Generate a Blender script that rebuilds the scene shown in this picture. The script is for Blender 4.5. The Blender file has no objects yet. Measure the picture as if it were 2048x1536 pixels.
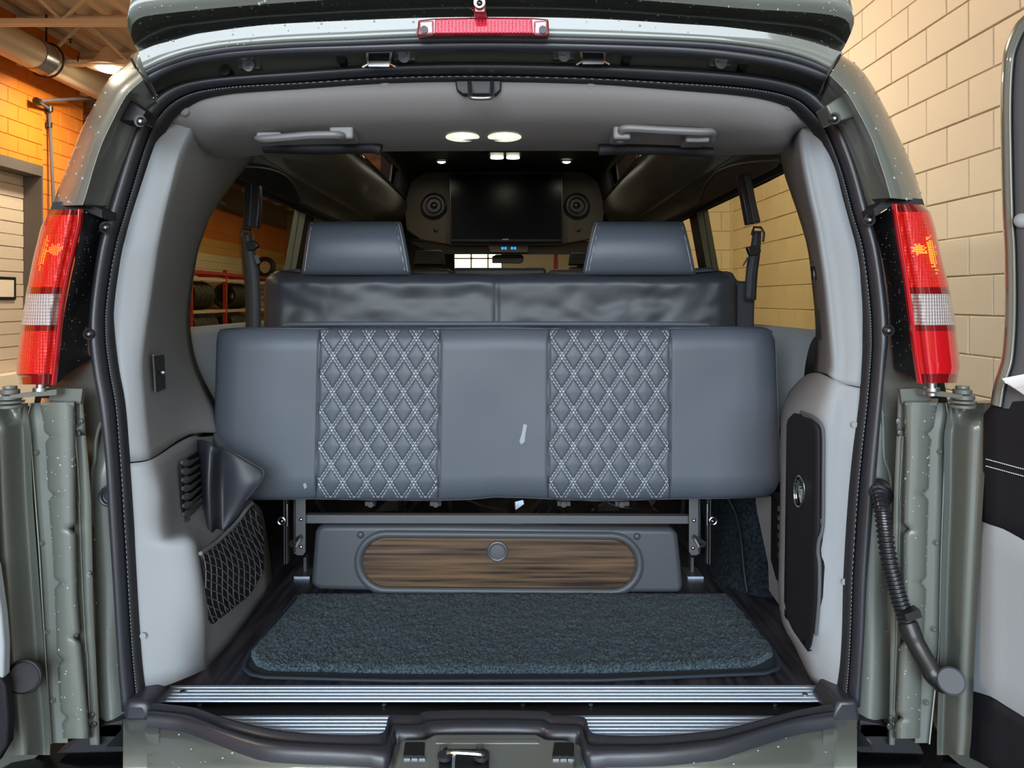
import bpy, bmesh, math, random
from mathutils import Vector, Matrix, noise
random.seed(7)
S = bpy.context.scene
COL = S.collection
F = 1547.0; ZC = 1.42; HY = 600.0; CX = 1024.0
# ---------------------------------------------------------------- camera, world, lights, exposure
cd = bpy.data.cameras.new('camera'); cam = bpy.data.objects.new('camera', cd); COL.objects.link(cam)
cam.location = (0, 0, ZC); cam.rotation_euler = (math.radians(90), 0, 0)
cd.sensor_width = 36; cd.lens = 36*F/2048; cd.shift_y = -(768-HY)/2048; cd.clip_start = 0.02; cd.clip_end = 200
S.camera = cam
S.view_settings.view_transform = 'Standard'; S.view_settings.look = 'None'
S.view_settings.gamma = 1; S.view_settings.use_curve_mapping = False
S.view_settings.exposure = 0.0
S.cycles.use_denoising = True
S.cycles.max_bounces = 8; S.cycles.diffuse_bounces = 4; S.cycles.glossy_bounces = 4
S.cycles.transparent_max_bounces = 12; S.cycles.transmission_bounces = 4
S.cycles.caustics_reflective = False; S.cycles.caustics_refractive = False
S.cycles.sample_clamp_indirect = 6
W = bpy.data.worlds.new('sky'); S.world = W; W.use_nodes = True
nt = W.node_tree; nt.nodes.clear()
tc = nt.nodes.new('ShaderNodeTexCoord'); sp = nt.nodes.new('ShaderNodeSeparateXYZ')
rp = nt.nodes.new('ShaderNodeValToRGB'); bg = nt.nodes.new('ShaderNodeBackground'); wo = nt.nodes.new('ShaderNodeOutputWorld')
mp = nt.nodes.new('ShaderNodeMapRange'); mp.inputs[1].default_value = -1; mp.inputs[2].default_value = 1
nt.links.new(tc.outputs['Generated'], sp.inputs[0]); nt.links.new(sp.outputs[2], mp.inputs[0])
nt.links.new(mp.outputs[0], rp.inputs[0]); nt.links.new(rp.outputs[0], bg.inputs[0]); nt.links.new(bg.outputs[0], wo.inputs[0])
cr_ = rp.color_ramp
cr_.elements[0].position = 0.0; cr_.elements[0].color = (0.05, 0.055, 0.06, 1)
cr_.elements[1].position = 1.0; cr_.elements[1].color = (0.42, 0.66, 1.0, 1)
for p_, c_ in ((0.49, (0.07, 0.075, 0.08, 1)), (0.502, (0.16, 0.16, 0.07, 1)), (0.512, (0.42, 0.38, 0.16, 1)), (0.525, (0.85, 0.93, 1.0, 1)), (0.8, (0.66, 0.83, 1.0, 1))):
    e_ = cr_.elements.new(p_); e_.color = c_
bg.inputs[1].default_value = 13.0

def area(name, loc, rot, sx, sy, power, col, portal=False):
    l = bpy.data.lights.new(name, 'AREA'); l.shape = 'RECTANGLE'; l.size = sx; l.size_y = sy
    l.energy = power; l.color = col
    if portal: l.cycles.is_portal = True
    o = bpy.data.objects.new(name, l); o.location = loc; o.rotation_euler = rot; COL.objects.link(o)
    return o
area('bay_portal', (-0.7, -4.5, 2.15), (math.radians(90), 0, 0), 5.6, 4.3, 1, (1, 1, 1), True)
LAMPS = [(-4.2, 4.5), (-5.2, 10.0), (0.4, 10.5), (-4.2, 17), (-2.2, 21.5), (-4.2, 0.6), (0.3, 5.6)]
for lx, ly in LAMPS:
    area('bay_light', (lx, ly, ZC+2.9), (0, 0, 0), 0.5, 0.5, 120, (1.0, 0.84, 0.62))

# ---------------------------------------------------------------- coordinates
def P(px, py, Y): return Vector(((px-CX)*Y/F, Y, ZC-(py-HY)*Y/F))
def PF(px, py, dz=-0.75):
    Y = -dz*F/(py-HY); return Vector(((px-CX)*Y/F, Y, ZC+dz))
def PX(px, py, X):
    Y = X*F/(px-CX); return Vector((X, Y, ZC-(py-HY)*Y/F))
def lerp(a, b, t): return a+(b-a)*t
def interp(tab, x):
    if x <= tab[0][0]: return tab[0][1]
    for (a, va), (b, vb) in zip(tab, tab[1:]):
        if x <= b: return va+(vb-va)*(x-a)/(b-a)
    return tab[-1][1]

# ---------------------------------------------------------------- materials
M = {}
def mat(name, col, rough=0.5, metal=0.0, spec=0.5, coat=0.0, bump=None, vary=None, emit=None, trans=None, coatr=0.04, sheen=0):
    m = bpy.data.materials.new(name); m.use_nodes = True; n = m.node_tree.nodes; L = m.node_tree.links
    b = n['Principled BSDF']; b.inputs['Base Color'].default_value = (*col, 1)
    b.inputs['Roughness'].default_value = rough; b.inputs['Metallic'].default_value = metal
    b.inputs['Specular IOR Level'].default_value = spec
    b.inputs['Coat Weight'].default_value = coat; b.inputs['Coat Roughness'].default_value = coatr
    if sheen: b.inputs['Sheen Weight'].default_value = sheen
    t = n.new('ShaderNodeTexCoord')
    if vary:   # (scale xyz, amount, detail)
        mpn = n.new('ShaderNodeMapping'); mpn.inputs['Scale'].default_value = vary[0]
        nz = n.new('ShaderNodeTexNoise'); nz.inputs['Scale'].default_value = 1; nz.inputs['Detail'].default_value = vary[2]
        L.new(t.outputs['Object'], mpn.inputs[0]); L.new(mpn.outputs[0], nz.inputs[0])
        r = n.new('ShaderNodeValToRGB'); c2 = vary[1]
        r.color_ramp.elements[0].position = 0.35; r.color_ramp.elements[0].color = (*c2, 1)
        r.color_ramp.elements[1].position = 0.65; r.color_ramp.elements[1].color = (*col, 1)
        L.new(nz.outputs[0], r.inputs[0]); L.new(r.outputs[0], b.inputs['Base Color'])
    if bump:   # (scale, strength, kind)
        kind = bump[2] if len(bump) > 2 else 'noise'
        if kind == 'noise':
            q = n.new('ShaderNodeTexNoise'); q.inputs['Scale'].default_value = bump[0]; q.inputs['Detail'].default_value = 4
            out = q.outputs[0]; L.new(t.outputs['Object'], q.inputs[0])
        elif kind == 'voronoi':
            q = n.new('ShaderNodeTexVoronoi'); q.inputs['Scale'].default_value = bump[0]
            out = q.outputs[0]; L.new(t.outputs['Object'], q.inputs[0])
        elif kind == 'prism':
            sx = n.new('ShaderNodeSeparateXYZ'); L.new(t.outputs['Object'], sx.inputs[0]); outs = []
            for k in (0, 2):
                mm = n.new('ShaderNodeMath'); mm.operation = 'MULTIPLY'; mm.inputs[1].default_value = bump[0]; L.new(sx.outputs[k], mm.inputs[0])
                sn = n.new('ShaderNodeMath'); sn.operation = 'SINE'; L.new(mm.outputs[0], sn.inputs[0]); outs.append(sn)
            ad = n.new('ShaderNodeMath'); ad.operation = 'ADD'; L.new(outs[0].outputs[0], ad.inputs[0]); L.new(outs[1].outputs[0], ad.inputs[1]); out = ad.outputs[0]
        bp = n.new('ShaderNodeBump'); bp.inputs['Strength'].default_value = bump[1]; bp.inputs['Distance'].default_value = bump[3] if len(bump) > 3 else 0.002
        L.new(out, bp.inputs['Height']); L.new(bp.outputs[0], b.inputs['Normal'])
    if emit: b.inputs['Emission Color'].default_value = (*emit[0], 1); b.inputs['Emission Strength'].default_value = emit[1]
    M[name] = m; return m
mat('paint', (0.135, 0.150, 0.132), 0.32, spec=0.5, coat=0.9, coatr=0.03)
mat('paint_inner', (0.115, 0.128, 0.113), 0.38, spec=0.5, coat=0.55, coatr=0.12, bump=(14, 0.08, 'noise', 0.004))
mat('rubber', (0.022, 0.024, 0.032), 0.38, spec=0.6, bump=(400, 0.08))
mat('rubber_matte', (0.012, 0.012, 0.015), 0.6, spec=0.4)
mat('trim', (0.27, 0.285, 0.30), 0.55, spec=0.35, bump=(900, 0.10, 'noise', 0.001))
mat('trim_dark', (0.085, 0.09, 0.10), 0.6, spec=0.3, bump=(900, 0.10, 'noise', 0.001))
mat('headliner', (0.225, 0.215, 0.215), 0.85, spec=0.15, bump=(700, 0.15, 'noise', 0.001), sheen=0.1)
mat('headliner_handle', (0.19, 0.187, 0.19), 0.45, spec=0.4)
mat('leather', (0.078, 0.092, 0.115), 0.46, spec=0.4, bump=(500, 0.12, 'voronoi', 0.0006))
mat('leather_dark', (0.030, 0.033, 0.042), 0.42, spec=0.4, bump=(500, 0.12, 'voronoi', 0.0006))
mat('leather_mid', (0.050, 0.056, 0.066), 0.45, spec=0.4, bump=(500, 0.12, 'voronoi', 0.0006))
mat('thread', (0.62, 0.66, 0.70), 0.7)
mat('thread_dim', (0.28, 0.30, 0.33), 0.7)
mat('piping', (0.03, 0.033, 0.042), 0.35)
mat('soffit', (0.13, 0.122, 0.10), 0.42, spec=0.5, bump=(300, 0.1, 'voronoi', 0.0008))
mat('ceiling_cloth', (0.010, 0.010, 0.011), 0.8)
mat('bulkhead_cloth', (0.12, 0.10, 0.082), 0.8)
mat('black', (0.006, 0.006, 0.007), 0.5)
mat('black_gloss', (0.004, 0.004, 0.005), 0.08, spec=0.6)
mat('black_plate', (0.008, 0.009, 0.012), 0.35)
mat('screen', (0.002, 0.003, 0.004), 0.25, spec=0.12)
mat('chrome', (0.75, 0.76, 0.78), 0.18, metal=1)
mat('steel', (0.36, 0.37, 0.38), 0.35, metal=1)
mat('frame_steel', (0.085, 0.088, 0.095), 0.42, spec=0.5, metal=0.35)
mat('aluminium', (0.64, 0.76, 0.92), 0.42, metal=0.85)
mat('carpet', (0.085, 0.135, 0.165), 0.95, spec=0.1, vary=((230, 230, 230), (0.008, 0.018, 0.026), 2), bump=(500, 0.8, 'noise', 0.004), sheen=0.15)
mat('carpet_wall', (0.022, 0.030, 0.038), 0.95, spec=0.1, vary=((120, 120, 120), (0.006, 0.009, 0.012), 3), bump=(300, 0.8, 'noise', 0.004))
mat('carpet_black', (0.008, 0.009, 0.010), 0.95, spec=0.1, bump=(300, 0.6, 'noise', 0.003))
mat('binding', (0.018, 0.026, 0.036), 0.7)
mat('floor_wood', (0.048, 0.046, 0.058), 0.42, spec=0.4, vary=((70, 5, 60), (0.010, 0.010, 0.014), 6))
mat('walnut', (0.13, 0.076, 0.040), 0.4, spec=.2, coat=0.35, coatr=0.03, vary=((3, 2, 110), (0.014, 0.008, 0.006), 6))
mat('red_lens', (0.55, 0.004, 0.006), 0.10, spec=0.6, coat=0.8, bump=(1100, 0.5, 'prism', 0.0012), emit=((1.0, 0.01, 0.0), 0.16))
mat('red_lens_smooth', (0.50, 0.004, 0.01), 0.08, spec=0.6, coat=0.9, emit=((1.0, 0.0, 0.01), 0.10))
mat('red_dark', (0.20, 0.003, 0.006), 0.10, coat=0.8)
mat('clear_lens', (0.60, 0.52, 0.52), 0.10, coat=0.9, bump=(1100, 0.8, 'prism', 0.0015))
mat('brake_lens', (0.60, 0.01, 0.05), 0.10, coat=0.6, bump=(1100, 0.8, 'prism', 0.0015), emit=((1.0, 0.02, 0.08), 0.18))
mat('prism_dot', (0.85, 0.12, 0.20), 0.15, emit=((1.0, 0.10, 0.18), 0.22))
mat('pink_lens', (0.45, 0.16, 0.17), 0.1, coat=0.8)
mat('amber_glow', (0.8, 0.3, 0.02), 0.3, emit=((1.0, 0.34, 0.03), 1.3))
mat('led', (0.9, 0.95, 0.8), 0.3, emit=((0.95, 1.0, 0.72), 3.0))
mat('led_lens', (0.8, 0.85, 0.7), 0.2, emit=((0.95, 1.0, 0.78), 0.9), bump=(300, 0.6, 'voronoi', 0.003))
mat('blue_led', (0.0, 0.2, 0.5), 0.3, emit=((0.02, 0.35, 1.0), 1.2))
mat('belt', (0.022, 0.026, 0.034), 0.55, bump=(600, 0.2))
mat('plastic_black', (0.014, 0.014, 0.015), 0.35)
mat('conduit', (0.012, 0.014, 0.018), 0.28)
mat('paper', (0.75, 0.76, 0.78), 0.7)
mat('net_cord', (0.13, 0.13, 0.14), 0.8)
mat('silver_fabric', (0.40, 0.42, 0.43), 0.7, bump=(400, 0.5))
mat('door_cloth', (0.012, 0.012, 0.016), 0.6, spec=.2, bump=(600, 0.2))
mat('door_grey', (0.33, 0.36, 0.39), 0.5, bump=(600, 0.15))
mat('block_cream', (0.80, 0.71, 0.575), 0.55, bump=(60, 0.2, 'noise', 0.003), vary=((2, 2, 2), (0.76, 0.67, 0.54), 4))
mat('mortar_cream', (0.74, 0.64, 0.50), 0.8)
mat('block_orange', (0.78, 0.22, 0.012), 0.5, bump=(60, 0.25, 'noise', 0.004), vary=((1, 1, 1), (0.66, 0.19, 0.012), 3))
mat('mortar_orange', (0.66, 0.19, 0.012), 0.8)
mat('block_yellow', (0.72, 0.42, 0.12), 0.6, bump=(60, 0.25, 'noise', 0.004))
mat('deck', (0.78, 0.62, 0.42), 0.7, vary=((1, 0.5, 1), (0.68, 0.54, 0.36), 3))
mat('joist_paint', (0.78, 0.63, 0.43), 0.6)
mat('duct', (0.58, 0.46, 0.30), 0.5)
mat('conduit_pipe', (0.12, 0.11, 0.12), 0.45)
mat('overhead_door', (0.60, 0.50, 0.39), 0.5)
mat('jamb', (0.10, 0.082, 0.070), 0.6)
mat('concrete', (0.22, 0.21, 0.20), 0.6, vary=((3, 3, 3), (0.15, 0.145, 0.14), 5))
mat('tire', (0.012, 0.011, 0.011), 0.5, bump=(80, 0.4, 'noise', 0.01))
mat('rack_red', (0.32, 0.015, 0.01), 0.5)
mat('rack_beam', (0.50, 0.40, 0.34), 0.5)
mat('daylight_pane', (0.9, 0.95, 1), 0.2, emit=((0.95, 1.0, 0.92), 7.0))
mat('lamp_glow', (1, 0.9, 0.7), 0.3, emit=((1.0, 0.86, 0.6), 22.0))
mat('droplet', (0.30, 0.33, 0.31), 0.04, spec=1.0, coat=1.0)
mat('undercarriage', (0.005, 0.005, 0.006), 0.25)
mat('seat_second', (0.060, 0.060, 0.056), 0.5)
mat('label_silver', (0.35, 0.35, 0.35), 0.5)
mat('smudge', (0.30, 0.33, 0.37), 0.6)
def glass(name, tint, gl=0.06):
    m = bpy.data.materials.new(name); m.use_nodes = True; n = m.node_tree.nodes; L = m.node_tree.links; n.clear()
    t = n.new('ShaderNodeBsdfTransparent'); t.inputs[0].default_value = (*tint, 1)
    g = n.new('ShaderNodeBsdfGlossy'); g.inputs['Roughness'].default_value = 0.02
    mx = n.new('ShaderNodeMixShader'); mx.inputs[0].default_value = gl; o = n.new('ShaderNodeOutputMaterial')
    L.new(t.outputs[0], mx.inputs[1]); L.new(g.outputs[0], mx.inputs[2]); L.new(mx.outputs[0], o.inputs[0]); M[name] = m
glass('tint_glass', (0.70, 0.67, 0.52), 0.02); glass('clear_glass', (0.85, 0.88, 0.8)); glass('smoke_glass', (0.80, 0.70, 0.66), 0.02)

# ---------------------------------------------------------------- builders
def mesh(name, verts, faces, m, parent=None, smooth=True, mats=None, sharp=None):
    me = bpy.data.meshes.new(name); me.from_pydata([tuple(v) for v in verts], [], faces); me.update()
    for k in (mats or [m]): me.materials.append(M[k])
    if smooth: me.shade_smooth()
    if sharp: 
        try: me.set_sharp_from_angle(angle=math.radians(sharp))
        except Exception: pass
    o = bpy.data.objects.new(name, me); COL.objects.link(o); par(o, parent); return o
def par(o, p):
    if p is not None:
        o.parent = p; o.matrix_parent_inverse = world_of(p).inverted()
def world_of(o):
    m = Matrix.Translation(o.location) @ o.rotation_euler.to_matrix().to_4x4()
    if o.parent: m = world_of(o.parent) @ o.matrix_parent_inverse @ m
    return m
def tag(o, label=None, cat=None, group=None, kind=None):
    if label: o['label'] = label
    if cat: o['category'] = cat
    if group: o['group'] = group
    if kind: o['kind'] = kind
    return o
def thing(name, loc, label, cat, group=None):
    o = bpy.data.objects.new(name, None); o.location = loc; o.empty_display_size = 0.1; COL.objects.link(o)
    return tag(o, label, cat, group)
def solid(o, t, off=-1):
    s = o.modifiers.new('solid', 'SOLIDIFY'); s.thickness = t; s.offset = off; return o
def bev(o, w, seg=2):
    b = o.modifiers.new('bevel', 'BEVEL'); b.width = w; b.segments = seg; b.limit_method = 'ANGLE'; b.angle_limit = math.radians(35); return o
def crs(pts, n, closed=False):
    out = []; N = len(pts)
    rng = range(N) if closed else range(N-1)
    for i in rng:
        if closed: p0, p1, p2, p3 = pts[(i-1) % N], pts[i], pts[(i+1) % N], pts[(i+2) % N]
        else: p0, p1, p2, p3 = pts[max(i-1, 0)], pts[i], pts[i+1], pts[min(i+2, N-1)]
        if not closed and i == 0: p0 = p1*2-p2
        if not closed and i == N-2: p3 = p2*2-p1
        for k in range(n):
            t = k/n
            out.append(0.5*((2*p1)+(p2-p0)*t+(2*p0-5*p1+4*p2-p3)*t*t+(3*p1-p0-3*p2+p3)*t**3))
    if not closed: out.append(pts[-1].copy())
    return out
def loft(name, rows, m, parent=None, nu=4, nv=4, thick=0, off=-1, sharp=None, flip=False):
    rows = [[Vector(p) for p in r] for r in rows]
    if nu > 1: rows = [crs(r, nu) for r in rows]
    if nv > 1:
        cols = [crs([r[j] for r in rows], nv) for j in range(len(rows[0]))]
        rows = [[c[i] for c in cols] for i in range(len(cols[0]))]
    W_ = len(rows[0]); V = [p for r in rows for p in r]; Fc = []
    for i in range(len(rows)-1):
        for j in range(W_-1):
            f = (i*W_+j, i*W_+j+1, (i+1)*W_+j+1, (i+1)*W_+j)
            Fc.append(f[::-1] if flip else f)
    o = mesh(name, V, Fc, m, parent, True, sharp=sharp)
    if thick: solid(o, thick, off)
    return o
def tube_geo(pts, r, seg=8, closed=False, caps=True, flat=1.0, up=None):
    V = []; Fc = []; N = len(pts)
    if up: ref = Vector(up)
    else:
        mx = [0, 0, 0]
        for i in range(N if closed else N-1):
            d = pts[(i+1) % N]-pts[i]
            if d.length > 1e-9:
                d = d.normalized()
                for a_ in range(3): mx[a_] = max(mx[a_], abs(d[a_]))
        a_ = min((2, 1, 0), key=lambda q: mx[q]+(0 if q == 2 else .02)); ref = Vector([1.0 if q == a_ else 0.0 for q in range(3)])
    for i, p in enumerate(pts):
        if closed: t = (pts[(i+1) % N]-pts[i-1])
        else: t = pts[min(i+1, N-1)]-pts[max(i-1, 0)]
        if t.length < 1e-9: t = Vector((0, 0, 1))
        t.normalize(); a = ref-t*ref.dot(t)
        if a.length < 0.05: a = Vector((1, 0, 0))-t*t.x
        a.normalize(); b = t.cross(a)
        rr = r[i] if isinstance(r, (list, tuple)) else r
        for k in range(seg):
            th = 2*math.pi*k/seg; V.append(p+a*math.cos(th)*rr*flat+b*math.sin(th)*rr)
    n = N if closed else N-1
    for i in range(n):
        for k in range(seg):
            a0 = i*seg+k; b0 = i*seg+(k+1) % seg; c0 = ((i+1) % N)*seg+(k+1) % seg; d0 = ((i+1) % N)*seg+k
            Fc.append((a0, b0, c0, d0))
    if caps and not closed:
        Fc.append(tuple(range(seg))[::-1]); Fc.append(tuple((N-1)*seg+k for k in range(seg)))
    return V, Fc
class MB:
    def __init__(s): s.V = []; s.F = []
    def add(s, V, Fc):
        n = len(s.V); s.V += [Vector(v) for v in V]; s.F += [tuple(i+n for i in f) for f in Fc]; return s
    def tube(s, pts, r, seg=8, **k): return s.add(*tube_geo([Vector(p) for p in pts], r, seg, **k))
    def box(s, a, b):
        a = Vector(a); b = Vector(b)
        V = [(x, y, z) for x in (a.x, b.x) for y in (a.y, b.y) for z in (a.z, b.z)]
        return s.add(V, [(0, 1, 3, 2), (4, 6, 7, 5), (0, 4, 5, 1), (2, 3, 7, 6), (0, 2, 6, 4), (1, 5, 7, 3)])
    def bar(s, p, q, w, h):
        p = Vector(p); q = Vector(q); t = (q-p).normalized(); up = Vector((0, 0, 1)) if abs(t.z) < 0.9 else Vector((0, 1, 0))
        a = t.cross(up).normalized(); b = a.cross(t).normalized(); V = []
        for c in (p, q):
            for u, v in ((-1, -1), (1, -1), (1, 1), (-1, 1)): V.append(c+a*u*w/2+b*v*h/2)
        return s.add(V, [(0, 1, 2, 3), (7, 6, 5, 4), (0, 4, 5, 1), (1, 5, 6, 2), (2, 6, 7, 3), (3, 7, 4, 0)])
    def disc(s, c, ax, r, h, seg=20, r2=None):
        c = Vector(c); ax = Vector(ax).normalized(); return s.tube([c, c+ax*h], [r, r if r2 is None else r2], seg)
    def dome(s, c, ax, r, h, seg=14):
        c = Vector(c); ax = Vector(ax).normalized()
        return s.tube([c+ax*h*math.sin(a) for a in (0, .5, 1.0, 1.35)], [r*math.cos(a) for a in (0, .5, 1.0, 1.35)], seg)
    def ring(s, c, ax, R, r, seg=24, rs=8, ex=1.0):
        c = Vector(c); ax = Vector(ax).normalized(); u = ax.orthogonal().normalized(); v = ax.cross(u)
        return s.tube([c+(u*math.cos(2*math.pi*k/seg)+v*math.sin(2*math.pi*k/seg))*R for k in range(seg)], r, rs, closed=True, up=ax)
    def slab(s, poly, dv):
        n = len(poly); V = [Vector(p) for p in poly]+[Vector(p)+Vector(dv) for p in poly]
        Fc = [tuple(range(n))[::-1], tuple(range(n, 2*n))]+[(i, (i+1) % n, n+(i+1) % n, n+i) for i in range(n)]
        return s.add(V, Fc)
    def build(s, name, m, parent=None, smooth=True, sharp=40): return mesh(name, s.V, s.F, m, parent, smooth, sharp=sharp if smooth else None)
def fixn(o):
    bm = bmesh.new(); bm.from_mesh(o.data); bmesh.ops.recalc_face_normals(bm, faces=bm.faces); bm.to_mesh(o.data); bm.free(); return o
def slab(name, poly, dv, m, parent=None, bw=0, seg=3):
    o = fixn(MB().slab(poly, dv).build(name, m, parent, True, 40))
    if bw: bev(o, bw, seg)
    return o
def rrect(x0, y0, x1, y1, r, n=5):
    out = []
    for cx, cy, a0 in ((x1-r, y0+r, -90), (x1-r, y1-r, 0), (x0+r, y1-r, 90), (x0+r, y0+r, 180)):
        for k in range(n+1):
            a = math.radians(a0+90*k/n); out.append((cx+r*math.cos(a), cy+r*math.sin(a)))
    return out
def ellipse(cx, cy, rx, ry, n=28): return [(cx+rx*math.cos(2*math.pi*k/n), cy+ry*math.sin(2*math.pi*k/n)) for k in range(n)]
def pslab(name, pts, Y, dY, m, parent=None, bw=0, seg=3):
    """outline in the plane Y, pushed away by dY"""
    return slab(name, [P(x, y, Y) for x, y in pts], (0, dY, 0), m, parent, bw, seg)
def copy_tree(o, parent=None):
    c = o.copy(); COL.objects.link(c)
    if parent is not None: c.parent = parent; c.matrix_parent_inverse = o.matrix_parent_inverse.copy()
    for ch in list(o.children): copy_tree(ch, c)
    return c
def struct(o): o['kind'] = 'structure'; return o
# ================================================================ the workshop
def quadplane(name, a, b, c, d, m): return mesh(name, [a, b, c, d], [(0, 1, 2, 3)], m, None, False)
def wallbox(name, a, b, m):
    return struct(MB().box(a, b).build(name, m, None, False))
wallbox('floor', (-8.2, -4.6, -0.12), (4.8, 28.2, 0), 'concrete')
# corrugated steel deck
mb = MB(); x = -8.2
V = []; 
prof = []
while x < 4.9:
    prof += [(x, 0), (x+0.10, 0), (x+0.14, 0.07), (x+0.26, 0.07)]; x += 0.30
rows = [[Vector((a, y, ZC+3.62+b)) for a, b in prof] for y in (-4.6, 28.2)]
n_ = len(prof); mb.add(rows[0]+rows[1], [(i, i+1, n_+i+1, n_+i) for i in range(n_-1)])
ce = struct(mb.build('ceiling', 'deck', None, False)); solid(ce, 0.05, 1)
wl = wallbox('wall_left', (-6.6, 10.42, 0), (-6.33, 11.4, ZC+3.7), 'mortar_orange')
wl2 = wallbox('wall_left', (-6.6, -4.6, ZC+1.68), (-6.33, 10.42, ZC+3.7), 'mortar_orange')
wallbox('wall_left', (-6.9, -4.6, 0), (-6.3, 10.42, ZC-0.94), 'block_cream')
wallbox('wall_left', (-6.6, -4.6, ZC-0.94), (-6.33, 4.0, ZC+1.68), 'mortar_orange')
wl3 = wallbox('wall_left', (-8.2, 11.4, 0), (-7.83, 28.2, ZC+3.7), 'mortar_orange')
wallbox('wall_left', (-8.2, 11.2, 0), (-6.33, 11.4, ZC+3.7), 'block_orange')
wr = wallbox('wall_right', (2.33, -4.6, 0), (2.6, 8.13, ZC+3.7), 'mortar_cream')
wr2 = wallbox('wall_right', (1.6, 8.13, 0), (2.6, 8.7, ZC+3.7), 'mortar_cream')
wallbox('wall_right', (4.5, 8.7, 0), (4.8, 28.2, ZC+3.7), 'block_cream')
wallbox('wall_right', (2.5, 8.5, 0), (4.5, 8.7, ZC+3.7), 'block_cream')
wallbox('wall_back', (-8.2, -4.7, 0), (-3.5, -4.5, ZC+3.7), 'block_cream')
wallbox('wall_back', (-3.5, -4.7, 4.3), (2.1, -4.5, ZC+3.7), 'block_cream')
wallbox('wall_back', (2.1, -4.7, 0), (2.6, -4.5, ZC+3.7), 'block_cream')
# far wall with windows
fw = MB()
Yf = 28.0
def fx(px): return (px-CX)*Yf/F
def fz(py): return ZC-(py-HY)*Yf/F
x0, x1, z0, z1 = fx(908), fx(1004), fz(546), fz(499)
for a, b in (((-8.2, Yf, 0), (4.8, Yf+.2, z0)), ((-8.2, Yf, z1), (4.8, Yf+.2, ZC+3.7)), ((-8.2, Yf, z0), (x0, Yf+.2, z1)), ((x1, Yf, z0), (4.8, Yf+.2, z1))):
    fw.box(a, b)
struct(fw.build('wall_front', 'block_cream', None, False))
w1 = MB()
for xx in (x0, lerp(x0, x1, .36), lerp(x0, x1, .71), x1): w1.box((xx-.03, Yf-.04, z0), (xx+.03, Yf+.06, z1))
for zz in (z0, lerp(z0, z1, .62), z1): w1.box((x0, Yf-.04, zz-.03), (x1, Yf+.06, zz+.03))
w1o = struct(w1.build('window_1', 'joist_paint', None, False))
MB().box((x0, Yf+.02, z0), (x1, Yf+.04, z1)).build('pane', 'daylight_pane', w1o, False)
# concrete blocks, each its own piece
def block_mesh(L, H, m, axis):
    g = 0.004; d = 0.010; c = 0.003
    a0, a1, b0, b1 = g, L-g, g, H-g
    back = [(a0, b0), (a1, b0), (a1, b1), (a0, b1)]; fr = [(a0+c, b0+c), (a1-c, b0+c), (a1-c, b1-c), (a0+c, b1-c)]
    V = []
    for pts, dd in ((back, 0), (back, d-c), (fr, d)):
        for a, b in pts:
            V.append((dd, a, b) if axis == 'left' else ((-dd, a, b) if axis == 'right' else (a, -dd, b)))
    Fc = []
    for r in (0, 4):
        for i in range(4): Fc.append((r+i, r+(i+1) % 4, r+4+(i+1) % 4, r+4+i))
    Fc.append((8, 9, 10, 11))
    o = fixn(mesh('block', V, Fc, m, None, False)); me = o.data; bpy.data.objects.remove(o); return me
def blocks(parent, axis, plane, a0, a1, z0, z1, mf, zoff, L=0.4, H=0.2):
    cache = {}
    r0 = math.floor((z0-zoff)/H); r1 = math.ceil((z1-zoff)/H)
    for r in range(r0, r1):
        z = zoff+r*H; a = a0-(L/2 if r % 2 else 0)
        while a < a1-0.02:
            s0 = max(a, a0); s1 = min(a+L, a1); ln = round(s1-s0, 3)
            if ln > 0.05:
                k = (ln, mf(z))
                if k not in cache: cache[k] = block_mesh(ln, H, k[1], axis)
                o = bpy.data.objects.new('block', cache[k]); COL.objects.link(o)
                j = random.uniform(-.002, .002)
                o.location = {'left': (plane+j, s0, z), 'right': (plane+j, s0, z), 'front': (s0, plane+j, z)}[axis]
                par(o, parent)
            a += L
zr = ZC+0.122
blocks(wr, 'right', 2.33, 3.13, 8.13, ZC-.5, ZC+2.3, lambda z: 'block_cream', zr)
MB().box((2.30, -4.6, 0), (2.34, 3.13, ZC+3.6)).build('painted_face', 'block_cream', wr, False)
MB().box((2.30, 3.13, zr+2.2), (2.34, 8.13, ZC+3.6)).build('painted_face', 'block_cream', wr, False)
MB().box((2.30, 3.13, 0), (2.34, 8.13, zr-.8)).build('painted_face', 'block_cream', wr, False)
blocks(wr2, 'front', 8.13, 1.6, 2.30, ZC-.3, ZC+1.5, lambda z: 'block_cream', zr)
blocks(wl, 'left', -6.33, 10.42, 11.4, ZC+0.9, ZC+3.6, lambda z: 'block_orange', ZC+.03)
blocks(wl2, 'left', -6.33, 8.9, 10.42, ZC+1.68, ZC+3.6, lambda z: 'block_orange', ZC+1.68)
MB().box((-6.34, -4.6, ZC+1.7), (-6.30, 8.9, ZC+3.6)).build('painted_face', 'block_orange', wl2, False)
blocks(wl3, 'left', -7.83, 18.2, 26.6, ZC-.2, ZC+2.4, lambda z: 'block_orange' if z > ZC+1.5 else ('block_yellow' if z > ZC+1.1 else 'block_cream'), ZC)
MB().box((-7.84, 11.4, ZC-.2), (-7.80, 18.2, ZC+2.4)).build('painted_face', 'block_orange', wl3, False)
struct(MB().box((-7.8, 11.4, ZC+2.42), (-7.45, 28, ZC+3.0)).build('trim_1', 'jamb', None, False))
struct(MB().box((-6.3, -4.6, ZC+3.12), (-6.12, 11.4, ZC+3.17)).build('trim_2', 'joist_paint', None, False))
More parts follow.
